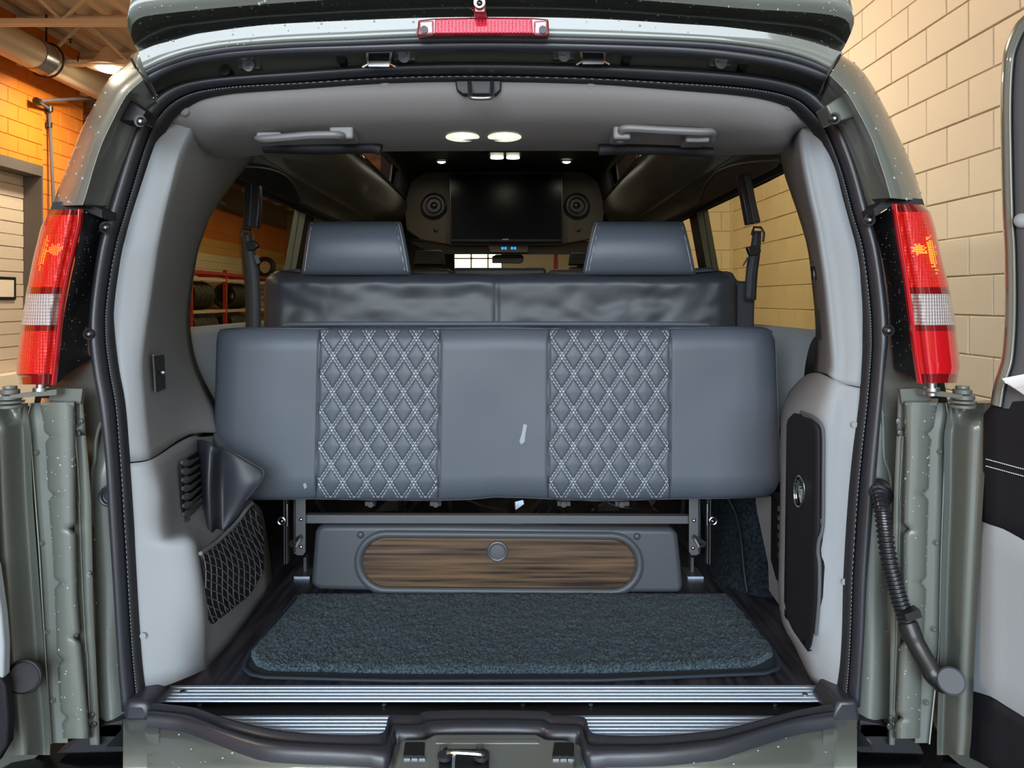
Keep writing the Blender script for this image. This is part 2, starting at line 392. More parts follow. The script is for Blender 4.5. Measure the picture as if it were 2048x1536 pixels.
# overhead door in the left wall: slats, jamb, small window
d1 = MB(); d1.box((-6.62, 4.0, ZC-.94), (-6.58, 10.38, ZC+1.68))
door = struct(d1.build('door_1', 'overhead_door', None, False))
z = ZC-.94; k = 0
sl = None
while z < ZC+1.6:
    q = MB().box((-6.58, 4.0, z+.006), (-6.562 if k % 2 else -6.556, 10.38, min(z+.158, ZC+1.66)))
    q.build('slat', 'overhead_door', door, False); z += .164; k += 1
MB().box((-6.60, 4.0, ZC+1.66), (-6.31, 10.41, ZC+1.80)).box((-6.60, 10.38, ZC-.94), (-6.31, 10.41, ZC+1.66)).build('jamb', 'jamb', door, False)
MB().box((-6.56, 9.3, ZC), (-6.54, 10.2, ZC+.30)).build('window_frame', 'black', door, False)
MB().box((-6.545, 9.35, ZC+.04), (-6.535, 10.15, ZC+.26)).build('window_pane', 'block_cream', door, False)
# roof joists
def joist(Y, xl, xr):
    t = thing('roof_joist', (xl, Y, ZC+3.02), 'tan open-web steel roof joist under the corrugated deck', 'joist', 'open-web roof joists under the deck')
    for nm, z, in (('bottom_chord', ZC+3.02), ('top_chord', ZC+3.58)):
        MB().box((xl, Y-.05, z-.03), (xr, Y-.01, z+.03)).box((xl, Y+.01, z-.03), (xr, Y+.05, z+.03)).build(nm, 'joist_paint', t, False)
    x = xl+.3; up = False
    while x < min(xr, xl+3.5):
        MB().bar((x, Y, ZC+(3.04 if not up else 3.56)), (x+.55, Y, ZC+(3.56 if not up else 3.04)), .03, .03).build('web', 'joist_paint', t, False)
        x += .55; up = not up
    return t
for k in range(-3, 13):
    Y = 8.42+1.45*k
    jo = joist(Y, -6.3 if Y < 11.4 else -7.8, 2.3 if Y < 8.7 else 4.5)
    if k == 0: jo['label'] = 'tan steel roof joist whose chord crosses the duct nearest the van roof'
    if k == 1: jo['label'] = 'tan steel roof joist ending against the orange wall above the thin pipe'
# duct
t = thing('air_duct', (-5.87, 6, ZC+3.05), 'cream round air duct running along the top of the orange wall', 'duct')
MB().tube([(-5.87, -1, ZC+3.02), (-5.87, 9.55, ZC+3.02), ], .19, 24).tube([(-5.87, 9.65, ZC+3.02), (-5.87, 14, ZC+3.02)], .17, 24).build('duct_body', 'duct', t)
MB().tube([(-5.87, 9.45, ZC+3.02), (-5.87, 9.7, ZC+3.02)], .2, 24).build('duct_collar', 'steel', t)
MB().ring((-5.87, 9.75, ZC+3.02), (0, 1, 0), .22, .014).tube([(-5.87, 9.75, ZC+3.24), (-5.87, 9.75, ZC+3.6)], .012).build('hanger', 'plastic_black', t)
# wall pipe
pp = MB(); pts = [P(108, 430, 10.5), P(104, 330, 10.5), P(99, 228, 10.5), P(97, 217, 10.45), P(78, 204, 10.1), P(74, 202, 10.1), P(130, 199, 10.6), P(200, 195, 11.1)]
t = thing('wall_pipe', pts[0], 'thin dark pipe with clamps running up the orange wall and bending right', 'pipe')
pp.tube(pts[:5], .022, 8).tube(pts[5:], .022, 8).build('pipe_run', 'conduit_pipe', t)
for c, a in ((P(97.5, 251, 10.5), (0, 0, 1)), (P(186, 196, 11.0), (1, 0, 0)), (P(74, 202, 10.1), (0, 1, 0)), (P(99, 219, 10.47), (0, 0, 1))):
    MB().disc(c-Vector(a)*.03, a, .045, .07, 10).build('clamp', 'plastic_black', t)
# sprinkler heads
for px, py in ((141, 84), (156, 120)):
    MB().disc(P(px, py+3, 9.2), (0, 0, 1), .012, .06, 8).disc(P(px, py-3, 9.2), (0, 0, 1), .035, .01, 8).build('sprinkler_head', 'plastic_black', ce)
# bay lights
for i, (lx, ly) in enumerate(LAMPS):
    t = thing('bay_light', (lx, ly, ZC+3.1), ['warm ceiling lamp with flared shade lit beside the rear roof corner' if i == 1 else 'warm high-bay ceiling lamp hanging under the roof joists'][0], 'lamp', None if i == 1 else 'high-bay lamps under the roof')
    MB().tube([(lx, ly, ZC+3.0), (lx, ly, ZC+3.12), (lx, ly, ZC+3.25)], [.28, .16, .09], 16).build('lamp_shade', 'joist_paint', t)
    MB().dome((lx, ly, ZC+3.0), (0, 0, -1), .17, .06, 16).build('lamp_lens', 'lamp_glow', t)
# tire rack and tires seen through the side window
RX0, RX1 = -7.5, -6.9
rk = thing('tire_rack', (-7.2, 17, 0), 'red and white steel tire rack standing along the yellow block wall', 'rack')
for Y in (16.6, 18.6, 20.6, 22.6, 24.6, 26.4):
    for X in (RX0, RX1): MB().box((X-.04, Y-.04, 0), (X+.04, Y+.04, ZC+.72)).build('upright', 'rack_red', rk, False)
    MB().box((RX0, Y-.03, ZC+.55), (RX1, Y+.03, ZC+.63)).build('crosspiece', 'rack_red', rk, False)
for z, m in ((ZC+.62, 'rack_red'), (ZC+.47, 'rack_beam'), (ZC-.26, 'rack_beam'), (ZC-1.0, 'rack_beam')):
    MB().box((RX1-.03, 16.6, z-.035), (RX1+.03, 26.4, z+.035)).build('beam', m, rk, False)
    MB().box((RX0-.03, 16.6, z-.035), (RX0+.03, 26.4, z+.035)).build('beam', m, rk, False)
def tire_mesh():
    prof = [(.20, -.085), (.22, -.105), (.28, -.118), (.315, -.105), (.33, -.085), (.333, -.04), (.326, -.035), (.333, -.03), (.333, .03), (.326, .035), (.333, .04), (.33, .085), (.315, .105), (.28, .118), (.22, .105), (.20, .085)]
    n = 28; V = []; Fc = []
    for k in range(n):
        a = 2*math.pi*k/n
        for r, y in prof: V.append((r*math.cos(a), y, r*math.sin(a)))
    m_ = len(prof)
    for k in range(n):
        for j in range(m_): Fc.append((k*m_+j, k*m_+(j+1) % m_, ((k+1) % n)*m_+(j+1) % m_, ((k+1) % n)*m_+j))
    o = fixn(mesh('tire', V, Fc, 'tire', None, True)); me = o.data; bpy.data.objects.remove(o); return me
TM = tire_mesh()
tires = [(-7.2, 17.0+.27*i, ZC+.10) for i in range(4)]+[(-7.2, 19.5+.27*i, ZC+.10) for i in range(4)]+[(-7.2, 17.0+.27*i, ZC-.63) for i in range(5)]+[(-7.2, 19.3+.27*i, ZC-.63) for i in range(4)]
for i, loc in enumerate(tires):
    o = bpy.data.objects.new('tire', TM); o.location = loc; COL.objects.link(o)
    tag(o, 'black tire standing in a row on the '+('upper' if loc[2] > ZC else 'lower')+' shelf of the red rack', 'tire', 'tires on the '+('upper' if loc[2] > ZC else 'lower')+' rack shelf')
o = bpy.data.objects.new('tire', TM); o.location = (-7.15, 22.4, ZC+.655+.30); o.scale = (.9, .9, .9); COL.objects.link(o); tag(o, 'single tire standing on top of the rack against the pale wall', 'tire')
o = bpy.data.objects.new('tire', TM); o.location = (-7.15, 25.6, ZC+.655+.334); COL.objects.link(o); tag(o, 'tire on the rack top showing just beside the headrest', 'tire')
slab('wall_heater', [P(574, 430, 22), P(640, 430, 22), P(640, 470, 22), P(574, 470, 22)], (0, .3, 0), 'jamb')
h_ = bpy.data.objects['wall_heater']; tag(h_, 'dark rectangular heater box hung high before the orange wall', 'heater')
# red ladder seen through the windscreen
mb = MB()
for a, b in ((1105, 1110), (1118, 1113)): mb.bar(P(a-2, 709.8, 20), P(b, 503, 20), .06, .06)
for py in (510, 518, 526, 534): mb.bar(P(1107, py, 20), P(1116, py, 20), .04, .04)
tag(mb.build('step_ladder', 'rack_red', None, False), 'red ladder standing in the workshop beyond the windscreen', 'ladder')
# ================================================================ the van
van = thing('van', (0, 1.5, 0), 'grey-green high-roof passenger van with both rear doors open, seen from behind', 'van')
DZF = -0.75
SEAL = [  # (outer px, outer py, inner px, inner py, Y) clockwise from lower left
 (251, 1410, 288, 1400, 1.43), (245, 1330, 280, 1330, 1.43), (240, 1250, 274, 1250, 1.43), (234, 1150, 268, 1150, 1.43), (226, 1030, 261, 1030, 1.43), (219, 910, 253, 910, 1.43),
 (206, 808, 245, 808, 1.43), (194, 739, 233, 739, 1.43), (187, 671, 225, 671, 1.43), (190, 602, 227, 602, 1.435), (203, 500, 244, 500, 1.44),
 (221, 430, 264, 430, 1.45), (242, 360, 285, 360, 1.46), (263, 300, 303, 300, 1.465), (284, 242, 322, 255, 1.47), (308, 205, 345, 224, 1.475), (342, 178, 376, 203, 1.48), (393, 163, 415, 190, 1.485),
 (478, 154, 485, 181, 1.49), (600, 144, 602, 175, 1.495), (780, 131, 780, 165, 1.5), (960, 127, 960, 162, 1.5), (1180, 131, 1180, 167, 1.5), (1348, 137, 1348, 177, 1.495), (1460, 146, 1455, 184, 1.49), (1540, 157, 1530, 193, 1.485),
 (1600, 174, 1582, 208, 1.48), (1640, 201, 1612, 232, 1.475), (1668, 240, 1636, 262, 1.47), (1692, 297, 1657, 308, 1.46), (1710, 350, 1674, 357, 1.455), (1730, 420, 1691, 424, 1.45), (1751, 500, 1713, 500, 1.44),
 (1766, 602, 1726, 602, 1.435), (1769, 671, 1730, 671, 1.43), (1764, 720, 1729, 720, 1.43), (1756, 808, 1722, 808, 1.43), (1748, 910, 1710, 910, 1.43), (1739, 1013, 1701, 1013, 1.43), (1727, 1150, 1693, 1150, 1.43),
 (1722, 1250, 1690, 1250, 1.43), (1717, 1330, 1686, 1330, 1.43), (1713, 1400, 1680, 1396, 1.43)]
sc_ = crs([P((a+c)/2, (b+d)/2, Y-.012) for a, b, c, d, Y in SEAL], 4)
so = crs([P(a, b, Y) for a, b, c, d, Y in SEAL], 4); si = crs([P(c, d, Y) for a, b, c, d, Y in SEAL], 4)
# main door seal: fat bulb tube + inner fabric lip with stitch dots
V = []; Fc = []; N_ = len(so); K = 9
for i in range(N_):
    o_, n_ = so[i], lerp(so[i], si[i], .74); c = (o_+n_)/2; u = (o_-n_)/2
    for k in range(K):
        a = math.pi*k/(K-1); V.append(c+u*math.cos(a)+Vector((0, -.030*math.sin(a)**.8, 0)))
    for q in ((-.55, .012), (-.2, .014), (.3, .0)):
        pass
for i in range(N_-1):
    for k in range(K-1): Fc.append((i*K+k, i*K+k+1, (i+1)*K+k+1, (i+1)*K+k))
seal = mesh('door_seal', V, Fc, 'rubber', van); solid(seal, .004, -1); seal['label'] = 'thick black bulb seal around the rear opening'
rows = [[lerp(so[i], si[i], t)+Vector((0, y, 0)) for i in range(N_)] for t, y in ((.72, .0), (.80, -.012), (.90, -.012), (1.02, .0), (1.06, .02))]
loft('seal_lip', rows, 'rubber_matte', seal, 1, 1)
mb = MB()
for i in range(0, N_-1):
    for s_ in (0.0, .33, .66):
        p = lerp(lerp(so[i], si[i], .85), lerp(so[i+1], si[i+1], .85), s_)+Vector((0, -.0130, 0)); q = lerp(lerp(so[i], si[i], .85), lerp(so[i+1], si[i+1], .85), s_+.13)+Vector((0, -.0130, 0))
        mb.bar(p, q, .0008, .0012)
tag(mb.build('stitch', 'thread_dim', seal, False), kind='stuff')
# boots at the seal's feet
for pts in ([(249, 1402), (292, 1402), (304, 1425), (298, 1450), (245, 1448), (243, 1430)], [(1680, 1402), (1714, 1402), (1722, 1440), (1716, 1454), (1667, 1452), (1661, 1432)]):
    slab('seal_boot', [P(x, y, 1.385) for x, y in pts], (0, .09, 0), 'rubber', van, .012, 3)
# sill seal and black striker surround: a bead following the sill edge
def sillY(py, dz=-.735): return -dz*F/(py-HY)
SU = [(296, 1408), (340, 1413), (393, 1419), (444, 1437), (513, 1455), (574, 1466), (660, 1473), (735, 1473), (768, 1466), (775, 1440), (786, 1434), (838, 1434), (852, 1426), (970, 1424), (1090, 1426), (1104, 1434), (1160, 1436), (1174, 1444), (1181, 1466), (1215, 1474), (1320, 1475), (1400, 1468), (1450, 1462), (1520, 1444), (1590, 1425), (1640, 1416), (1668, 1412)]
SL = [(294, 1436), (335, 1440), (376, 1446), (444, 1472), (513, 1494), (574, 1502), (660, 1506), (740, 1510), (776, 1512), (790, 1470), (797, 1468), (846, 1468), (866, 1459), (970, 1457), (1078, 1459), (1094, 1467), (1148, 1468), (1160, 1472), (1172, 1510), (1215, 1510), (1320, 1508), (1400, 1500), (1450, 1492), (1520, 1471), (1590, 1450), (1640, 1442), (1668, 1438)]
def srow(t, dy, dz):
    r = []
    for (a, b), (c, d) in zip(SU, SL):
        x, y = lerp(a, c, t), lerp(b, d, t); p = PF(x, y, -.735); r.append(p+Vector((0, dy, dz)))
    return r
loft('sill_seal', [srow(-.02, 0.01, -.02), srow(0, 0, .002), srow(.2, 0, .006), srow(.45, 0, -.004), srow(.6, 0, .004), srow(.85, 0, .004), srow(1, 0, -.006), srow(1.02, 0, -.03)], 'rubber', van, 2, 2)
# painted sill beneath
rowsL = []
loft('sill_panel', [[PF(x, y, -.755) for x, y in [(a, b-6) for a, b in SL]], [PF(x, y+14, -.752) for x, y in SL],
     [PF(a, max(b+30, 1515), -.757) for a, b in SL], [PF(a, 1545, -.765) for a, b in SL], [PF(a, 1600, -.80) for a, b in SL], [PF(a, 1605, -.95) for a, b in SL]], 'paint', van, 2, 3)
for s_, xs in ((0, [246, 275, 318]), (1, [1646, 1684, 1714])):
    loft('sill_end', [[PF(x, 1438, -.752) for x in xs], [PF(x, 1480, -.752) for x in xs], [PF(x, 1530, -.768) for x in xs], [PF(x, 1560, -.80) for x in xs], [PF(x, 1565, -.90) for x in xs]], 'paint', van, 2, 2)
# raised striker platform
pl = slab('striker_platform', [PF(x, y, -.735) for x, y in [(800, 1476), (848, 1474), (868, 1464), (1076, 1464), (1094, 1474), (1142, 1476), (1160, 1560), (778, 1560)]], (0, 0, -.08), 'paint', van, .012, 4)
slab('platform_recess', [PF(x, y, -.7335) for x, y in [(876, 1478), (1074, 1478), (1080, 1486), (870, 1486)]], (0, 0, -.004), 'paint', pl, .002)
for a in ((806, 1483, 852, 1519), (1104, 1484, 1150, 1520)):
    b = slab('bumper_block', [PF(x, y, -.732) for x, y in [(a[0]+4, a[1]), (a[2]-2, a[1]), (a[2]-4, a[3]-8), (a[0], a[3]-8)]], (0, 0, -.02), 'black', van, .002)
    for k in range(3):
        x = a[0]+2+k*15; slab('block_slot', [PF(x, a[3]-7, -.7325), PF(x+12, a[3]-7, -.7325), PF(x+12, a[3]-2, -.7325), PF(x, a[3]-2, -.7325)], (0, 0, -.004), 'steel', b)
slab('striker_plate', [PF(x, y, -.7325) for x, y in rrect(878, 1498, 978, 1560, 10)], (0, 0, -.004), 'black', van)
st = MB(); st.tube(crs([PF(894, 1520, -.735), PF(894, 1508, -.722), PF(903, 1505, -.715), PF(955, 1508, -.715), PF(966, 1512, -.722), PF(966, 1524, -.735)], 5), .0038, 8)
st.tube([PF(908, 1512, -.718), PF(906, 1545, -.72)], .003, 8)
stp = st.build('door_striker', 'chrome', van)
for x in (890, 962): MB().disc(PF(x, 1516, -.73), (0, 0, 1), .012, .006, 18).build('striker_collar', 'rubber', stp)
mb = MB()
for x in (887, 960): MB().disc(PF(x, 1499, -.731), (0, 0, 1), .006, .006, 8).build('striker_bolt', 'steel', van)
# scuff plates: ribbed aluminium, individual ribs
def scuff(name, x0, x1, y0, y1, n, dz, label):
    prof = []; Ya, Yb = PF(0, y1, dz).y, PF(0, y0, dz).y
    rr = []
    for k in range(n):
        a = lerp(Ya, Yb, k/n); b = lerp(Ya, Yb, (k+1)/n); w = b-a
        rr += [(a, 0), (a+w*.12, .0022), (a+w*.5, .003), (a+w*.78, .0022), (a+w*.88, 0)]
    rr.append((Yb, 0))
    V = []; 
    for Y, z in rr: V += [Vector((x0(Y), Y, ZC+dz+z)), Vector((x1(Y), Y, ZC+dz+z))]
    o = mesh(name, V, [(2*i, 2*i+1, 2*i+3, 2*i+2) for i in range(len(rr)-1)], 'aluminium', van, False); o['label'] = label; return o
Xa, Xb = PF(313, 1398, -.75).x, PF(1655, 1402, -.75).x
sc1 = scuff('scuff_plate', lambda Y: Xa, lambda Y: Xb, 1371, 1404, 5, -.75, 'ribbed aluminium strip across the floor edge')
sc2 = scuff('scuff_plate', lambda Y: PF(330, 1420, -.762).x, lambda Y: PF(1640, 1420, -.762).x, 1418, 1482, 9, -.762, 'wider ribbed aluminium strip on the sill')
MB().box((Xa-.03, 1.33, ZC-.775), (Xb+.03, 1.50, ZC-.768)).build('step_channel', 'black_plate', van, False)
MB().box((Xa-.02, 1.413, ZC-.768), (Xb+.02, 1.447, ZC-.758)).build('step_channel', 'black', van, False)
mb = MB()
for x in (399, 768, 1046, 1182, 1550): MB().disc(PF(x, 1410, -.757), (0, 0, 1), .0045, .002, 10).build('screw', 'steel', van)
for x, y in ((365, 1385), (1610, 1390)): MB().disc(PF(x, y, -.748), (0, 0, 1), .005, .003, 10).build('screw', 'steel', van)
# ---- body shell around the opening
GU = [(289, 141), (325, 124), (376, 107), (430, 97), (478, 91), (581, 84), (700, 79), (835, 73), (960, 71), (1095, 73), (1220, 76), (1348, 80), (1450, 86), (1553, 100), (1621, 119), (1659, 138)]
GL = [(301, 162), (342, 138), (390, 123), (440, 115), (513, 108), (600, 104), (700, 102), (835, 99), (960, 97), (1095, 98), (1220, 101), (1348, 106), (1450, 115), (1553, 131), (1610, 146), (1649, 160)]
RU = [(277, 104), (308, 91), (342, 82), (385, 70), (420, 64), (530, 50), (680, 42), (835, 36), (960, 34), (1095, 35), (1220, 39), (1348, 47), (1450, 54), (1553, 68), (1621, 83), (1682, 104)]
UL = [(262, 72), (263, 58), (266, 48), (280, 36), (320, 28), (480, 12), (680, -2), (835, -9), (960, -12), (1095, -10), (1220, -4), (1380, 8), (1500, 18), (1630, 26), (1690, 38), (1702, 66)]
rowsR = [[P(x, y, 1.3785) for x, y in RU], [P(lerp(a, c, .5), lerp(b, d, .5), 1.3803) for (a, b), (c, d) in zip(RU, GU)], [P(x, y, 1.3825) for x, y in GU], [P(x, y+6, 1.41) for x, y in GU]]
loft('roof_rail_panel', rowsR, 'paint', van, 3, 4)
def arch(name, A, B, m, y0, r, parent=van):
    pts = crs([P((a+c)/2, (b+d)/2, y0) for (a, b), (c, d) in zip(A, B)], 4)
    return MB().tube(pts, r, 10).build(name, m, parent)
GM = [((a+c)/2, (b+d)/2) for (a, b), (c, d) in zip(GU, GL)]
g = arch('gutter_seal', GU, GM, 'rubber', 1.392, .0085)
arch('gutter_seal', GM, GL, 'rubber', 1.398, .0095)
loft('gutter_base', [[P(x, y, 1.40) for x, y in GU], [P(x, y, 1.41) for x, y in GL]], 'rubber_matte', van, 3, 1)
# recess band between gutter and main seal
SO = [(309, 205), (350, 176), (393, 165), (440, 159), (513, 152), (600, 146), (700, 138), (835, 131), (960, 129), (1095, 131), (1220, 134), (1348, 140), (1450, 147), (1553, 162), (1610, 182), (1640, 202)]
loft('recess_band', [[P(x, y-5, 1.405) for x, y in GL], [P(lerp(a, c, .35), lerp(b, d, .35), 1.465) for (a, b), (c, d) in zip(GL, SO)], [P(x, y+8, 1.495) for x, y in SO]], 'paint_inner', van, 3, 3)
# high roof cap
def yz(pts, Yf_): return [P(x, y, Yf_) for x, y in pts]
mid1 = [(lerp(a, c, .35), lerp(b, d, .35)) for (a, b), (c, d) in zip(RU, UL)]
loft('roof_cap_underside', [yz(RU, 1.40), [P(lerp(a, c, .25), lerp(b, d, .25)+2, 1.47) for (a, b), (c, d) in zip(RU, UL)], [P(lerp(a, c, .60), lerp(b, d, .60)+2, 1.47) for (a, b), (c, d) in zip(RU, UL)], [P(lerp(a, c, .92), lerp(b, d, .92), 1.372) for (a, b), (c, d) in zip(RU, UL)], yz(UL, 1.34)], 'paint_inner', van, 3, 3, flip=True)
UT = [p_*1.0 for p_ in yz(UL, 1.34)]
def scaleout(pts, dz, dy, sx, lim): 
    c = Vector((-.05, 0, 0)); out = []
    for p in pts:
        out.append(Vector((c.x+(p.x-c.x)*sx, p.y+dy, min(p.z+dz, lim))))
    return out
rc = loft('roof_cap', [UT, scaleout(UT, .022, -.012, 1.0, 3), scaleout(UT, .075, .0, .985, 3), scaleout(UT, .22, .06, .95, 2.42), scaleout(UT, .36, .16, .88, 2.52), scaleout(UT, .46, .6, .9, 2.56), scaleout(UT, .50, 2.0, .95, 2.60), scaleout(UT, .5, 3.4, .95, 2.58), scaleout(UT, .3, 4.2, .95, 2.3)], 'paint', van, 3, 3)
rc['label'] = 'moulded raised roof cap beaded with water drops'
MB().slab([(-.72, 1.6, ZC+.33), (.64, 1.6, ZC+.33), (.70, 5.4, ZC+.33), (-.78, 5.4, ZC+.33)][:4], (0, 0, .0)).V
# cap sides down to body sides
for s in (-1, 1):
    c = -.045
    st = []
    for Y in (1.56, 1.85, 2.5, 4.0, 5.6):
        k = 0.0 if Y > 1.9 else (-.10 if Y < 1.6 else -.03)
        st.append([Vector((c+s*x_, Y, ZC+z_)) for x_, z_ in ((.69+k, .62), (.74+k, .54), (.80+k, .45), (.87+k*1.2, .38))])
    loft('roof_side', st, 'paint', van, 3, 2, thick=0)
    loft('roof_side', [[Vector((c+s*(x_+(0 if Y > 1.6 else -.04)), Y, ZC+z_)) for x_, z_ in ((.52, 1.03), (.61, .98), (.645, .90), (.66, .80))] for Y in (1.56, 2.5, 4.0, 5.6)], 'paint', van, 3, 2)
    slab('roof_post', [Vector((c+s*x_, Y, ZC+z_)) for x_, z_, Y in ((.65, .81, 1.6), (.66, .61, 1.6), (.67, .61, 1.85), (.655, .81, 1.85))], (-s*.01, 0, 0), 'black_plate', van)
    slab('roof_post', [Vector((c+s*x_, Y, ZC+z_)) for x_, z_, Y in ((.655, .81, 4.5), (.68, .61, 4.5), (.68, .61, 5.6), (.655, .81, 5.6))], (-s*.01, 0, 0), 'black_plate', van)
    st = []
    for Y in (1.66, 2.5, 4.0, 5.6, 6.4):
        st.append([Vector((c+s*x_, Y, ZC+z_)) for x_, z_ in ((.96, -.10), (.99, -.3), (1.0, -.6), (.97, -.9), (.92, -1.02))])
    loft('side_panel', st, 'paint', van, 3, 2)
    for ya, yb in ((1.80, 1.90), (3.26, 3.40), (4.7, 4.85), (5.4, 5.6)):
        slab('window_post', [Vector((c+s*x_, Y, ZC+z_)) for x_, z_, Y in ((.87, .385, ya), (.96, -.11, ya), (.96, -.11, yb), (.87, .385, yb))], (-s*.05, 0, 0), 'plastic_black', van)
    for ya, yb in ((1.9, 3.26), (3.40, 4.7)):
        gl = slab('side_window', [Vector((c+s*x_, Y, ZC+z_)) for x_, z_, Y in ((.85, .39, ya), (.93, -.11, ya), (.93, -.11, yb), (.85, .39, yb))], (-s*.005, 0, 0), 'tint_glass', van)
        gl['label'] = 'dark tinted side window glass'
# rear pillars, painted
OL = [(262, 122), (219, 157), (191, 205), (164, 256), (144, 308), (130, 345), (116, 380), (104, 412)]
CL = [(287, 159), (253, 191), (229, 235), (205, 285), (190, 328), (180, 362), (172, 390), (165, 410)]
IL = [(312, 205), (290, 225), (272, 262), (256, 310), (244, 345), (236, 372), (228, 402), (220, 436)]
OR = [(1685, 111), (1717, 133), (1741, 164), (1772, 219), (1803, 284), (1820, 322), (1834, 360), (1846, 402)]
CR = [(1659, 150), (1693, 185), (1717, 226), (1741, 273), (1758, 320), (1768, 350), (1775, 374), (1781, 396)]
IR = [(1642, 200), (1660, 225), (1680, 262), (1695, 305), (1706, 340), (1714, 368), (1722, 396), (1731, 425)]
for A, B, C, s in ((OL, CL, IL, -1), (OR, CR, IR, 1)):
    r0 = [P(x, y, 1.52)+Vector((-s*.015, 0.0, 0)) for x, y in A]
    r1 = [P(x, y, 1.46) for x, y in A]; r2 = [P(lerp(a, c, .12), lerp(b, d, .12), 1.40) for (a, b), (c, d) in zip(A, B)]
    r3 = [P(lerp(a, c, .55), lerp(b, d, .55), 1.352) for (a, b), (c, d) in zip(A, B)]; r4 = [P(lerp(a, c, .97), lerp(b, d, .97), 1.34) for (a, b), (c, d) in zip(A, B)]
    r5 = [P(x, y, 1.342) for x, y in B]; r6 = [P(lerp(a, c, .03), lerp(b, d, .03), 1.348) for (a, b), (c, d) in zip(B, C)]
    r7 = [P(lerp(a, c, .5), lerp(b, d, .5), 1.40) for (a, b), (c, d) in zip(B, C)]; r8 = [P(x, y, 1.44) for x, y in C]; r9 = [P(x-s*8, y, 1.47) for x, y in C]
    loft('rear_pillar', [r0, r1, r2, r3, r4, r5], 'paint', van, 4, 3)
    loft('pillar_jamb', [r5, r6, r7, r8, r9], 'paint', van, 4, 3)
    # face closing the pillar foot, matte black to paint in the gap's shade
    loft('pillar_foot', [[r1[-1], r3[-1], r5[-1], r7[-1], r8[-1]], [p+Vector((0, .10, .01)) for p in (r1[-1], r3[-1], r5[-1], r7[-1], r8[-1])]], 'rubber_matte', van, 1, 1)
# dark pockets in the jambs with a stud
slab('jamb_pocket', [P(x, y, 1.372+.0) for x, y in [(250, 193), (293, 222), (280, 244), (228, 240)]], (0, .05, 0), 'black', van, .003)
slab('jamb_pocket', [P(x, y, 1.372) for x, y in [(1692, 186), (1652, 211), (1668, 245), (1718, 231)]], (0, .05, 0), 'paint_inner', van, .003)
def stud(px, py, Y, r=.007, m='plastic_black'):
    o = MB().disc(P(px, py, Y), (0, -1, 0), r*1.5, .004, 18).dome(P(px, py, Y-.004), (0, -1, 0), r*1.15, .004).disc(P(px, py, Y-.008), (0, -1, 0), r*.45, .006, 10).build('stud_bolt', m, van)
    MB().disc(P(px, py, Y-.0135), (0, -1, 0), r*.35, .003, 8).build('bolt_head', 'steel', o)
for px, py in ((282, 243), (212, 455), (179, 668)): stud(px, py, 1.372 if py < 300 else 1.40)
for px, py in ((1668, 237), (1738, 440), (1776, 661)): stud(px, py, 1.372 if py < 300 else 1.40)
# upper seams of the quarter panel by the roof rail
for a, b in (((262, 117), (300, 195)), ((1681, 110), (1641, 190))):
    MB().tube([P(a[0], a[1], 1.374), P(lerp(a[0], b[0], .4), lerp(a[1], b[1], .4), 1.362), P(b[0], b[1], 1.43)], .0022, 6).build('panel_gap', 'black', van)
# corner infill between roof rail, recess band and pillar
for A, s in (([(277, 104), (301, 162), (312, 212), (330, 190), (345, 130)], -1), ([(1682, 104), (1649, 160), (1638, 208), (1622, 192), (1610, 130)], 1)):
    slab('corner_panel', [P(x, y, 1.50) for x, y in A], (0, .05, 0), 'paint_inner', van)
loft('corner_skin', [[P(262, 110, 1.42), P(270, 106, 1.40), P(278, 102, 1.385)], [P(262, 121, 1.42), P(275, 140, 1.372), P(290, 142, 1.382)], [P(289, 160, 1.352), P(296, 160, 1.39), P(302, 163, 1.40)], [P(312, 203, 1.44), P(314, 203, 1.45), P(318, 200, 1.46)]], 'paint', van, 3, 3)
loft('corner_skin', [[P(1685, 108, 1.42), P(1683, 104, 1.40), P(1678, 102, 1.385)], [P(1685, 112, 1.42), P(1672, 134, 1.372), P(1658, 138, 1.382)], [P(1657, 150, 1.352), P(1652, 156, 1.39), P(1648, 161, 1.40)], [P(1640, 200, 1.44), P(1638, 200, 1.45), P(1634, 197, 1.46)]], 'paint', van, 3, 3)
# rollers, clips and slots on the recess band
for px, py in ((498, 131), (809, 114), (1128, 112), (1441, 126)):
    Yb = 1.462
    o = MB().disc(P(px, py, Yb), (0, -1, -.1), .0115, .005, 20).build('roller', 'steel', van)
    MB().disc(P(px, py-2, Yb-.005), (0, -1, 0), .0055, .006, 6).build('roller_bolt', 'steel', o)
    slab('roller_plate', [P(px-22, py-12, Yb+.004), P(px+22, py-12, Yb+.004), P(px+22, py+6, Yb+.004), P(px-22, py+6, Yb+.004)], (0, .02, 0), 'paint_inner', van, .002)
for px, py in ((450, 138), (682, 114), (1254, 113), (1488, 128)):
    pslab('drain_slot', rrect(px-9, py-8, px+9, py+12, 8), 1.458, .03, 'black', van)
for px, py in ((758, 118), (1186, 113)):
    o = pslab('hinge_clip', [(px-22, py-12), (px+22, py-12), (px+22, py+6), (px-22, py+6)], 1.450, .03, 'black', van, .001)
    MB().tube([P(px-24, py-14, 1.443), P(px-22, py+10, 1.443), P(px-34, py+16, 1.44)], .0028, 6).tube([P(px+24, py-14, 1.443), P(px+22, py+10, 1.443), P(px+34, py+15, 1.44)], .0028, 6).bar(P(px-21, py+10, 1.443), P(px+21, py+10, 1.443), .006, .010).build('clip_spring', 'chrome', o)
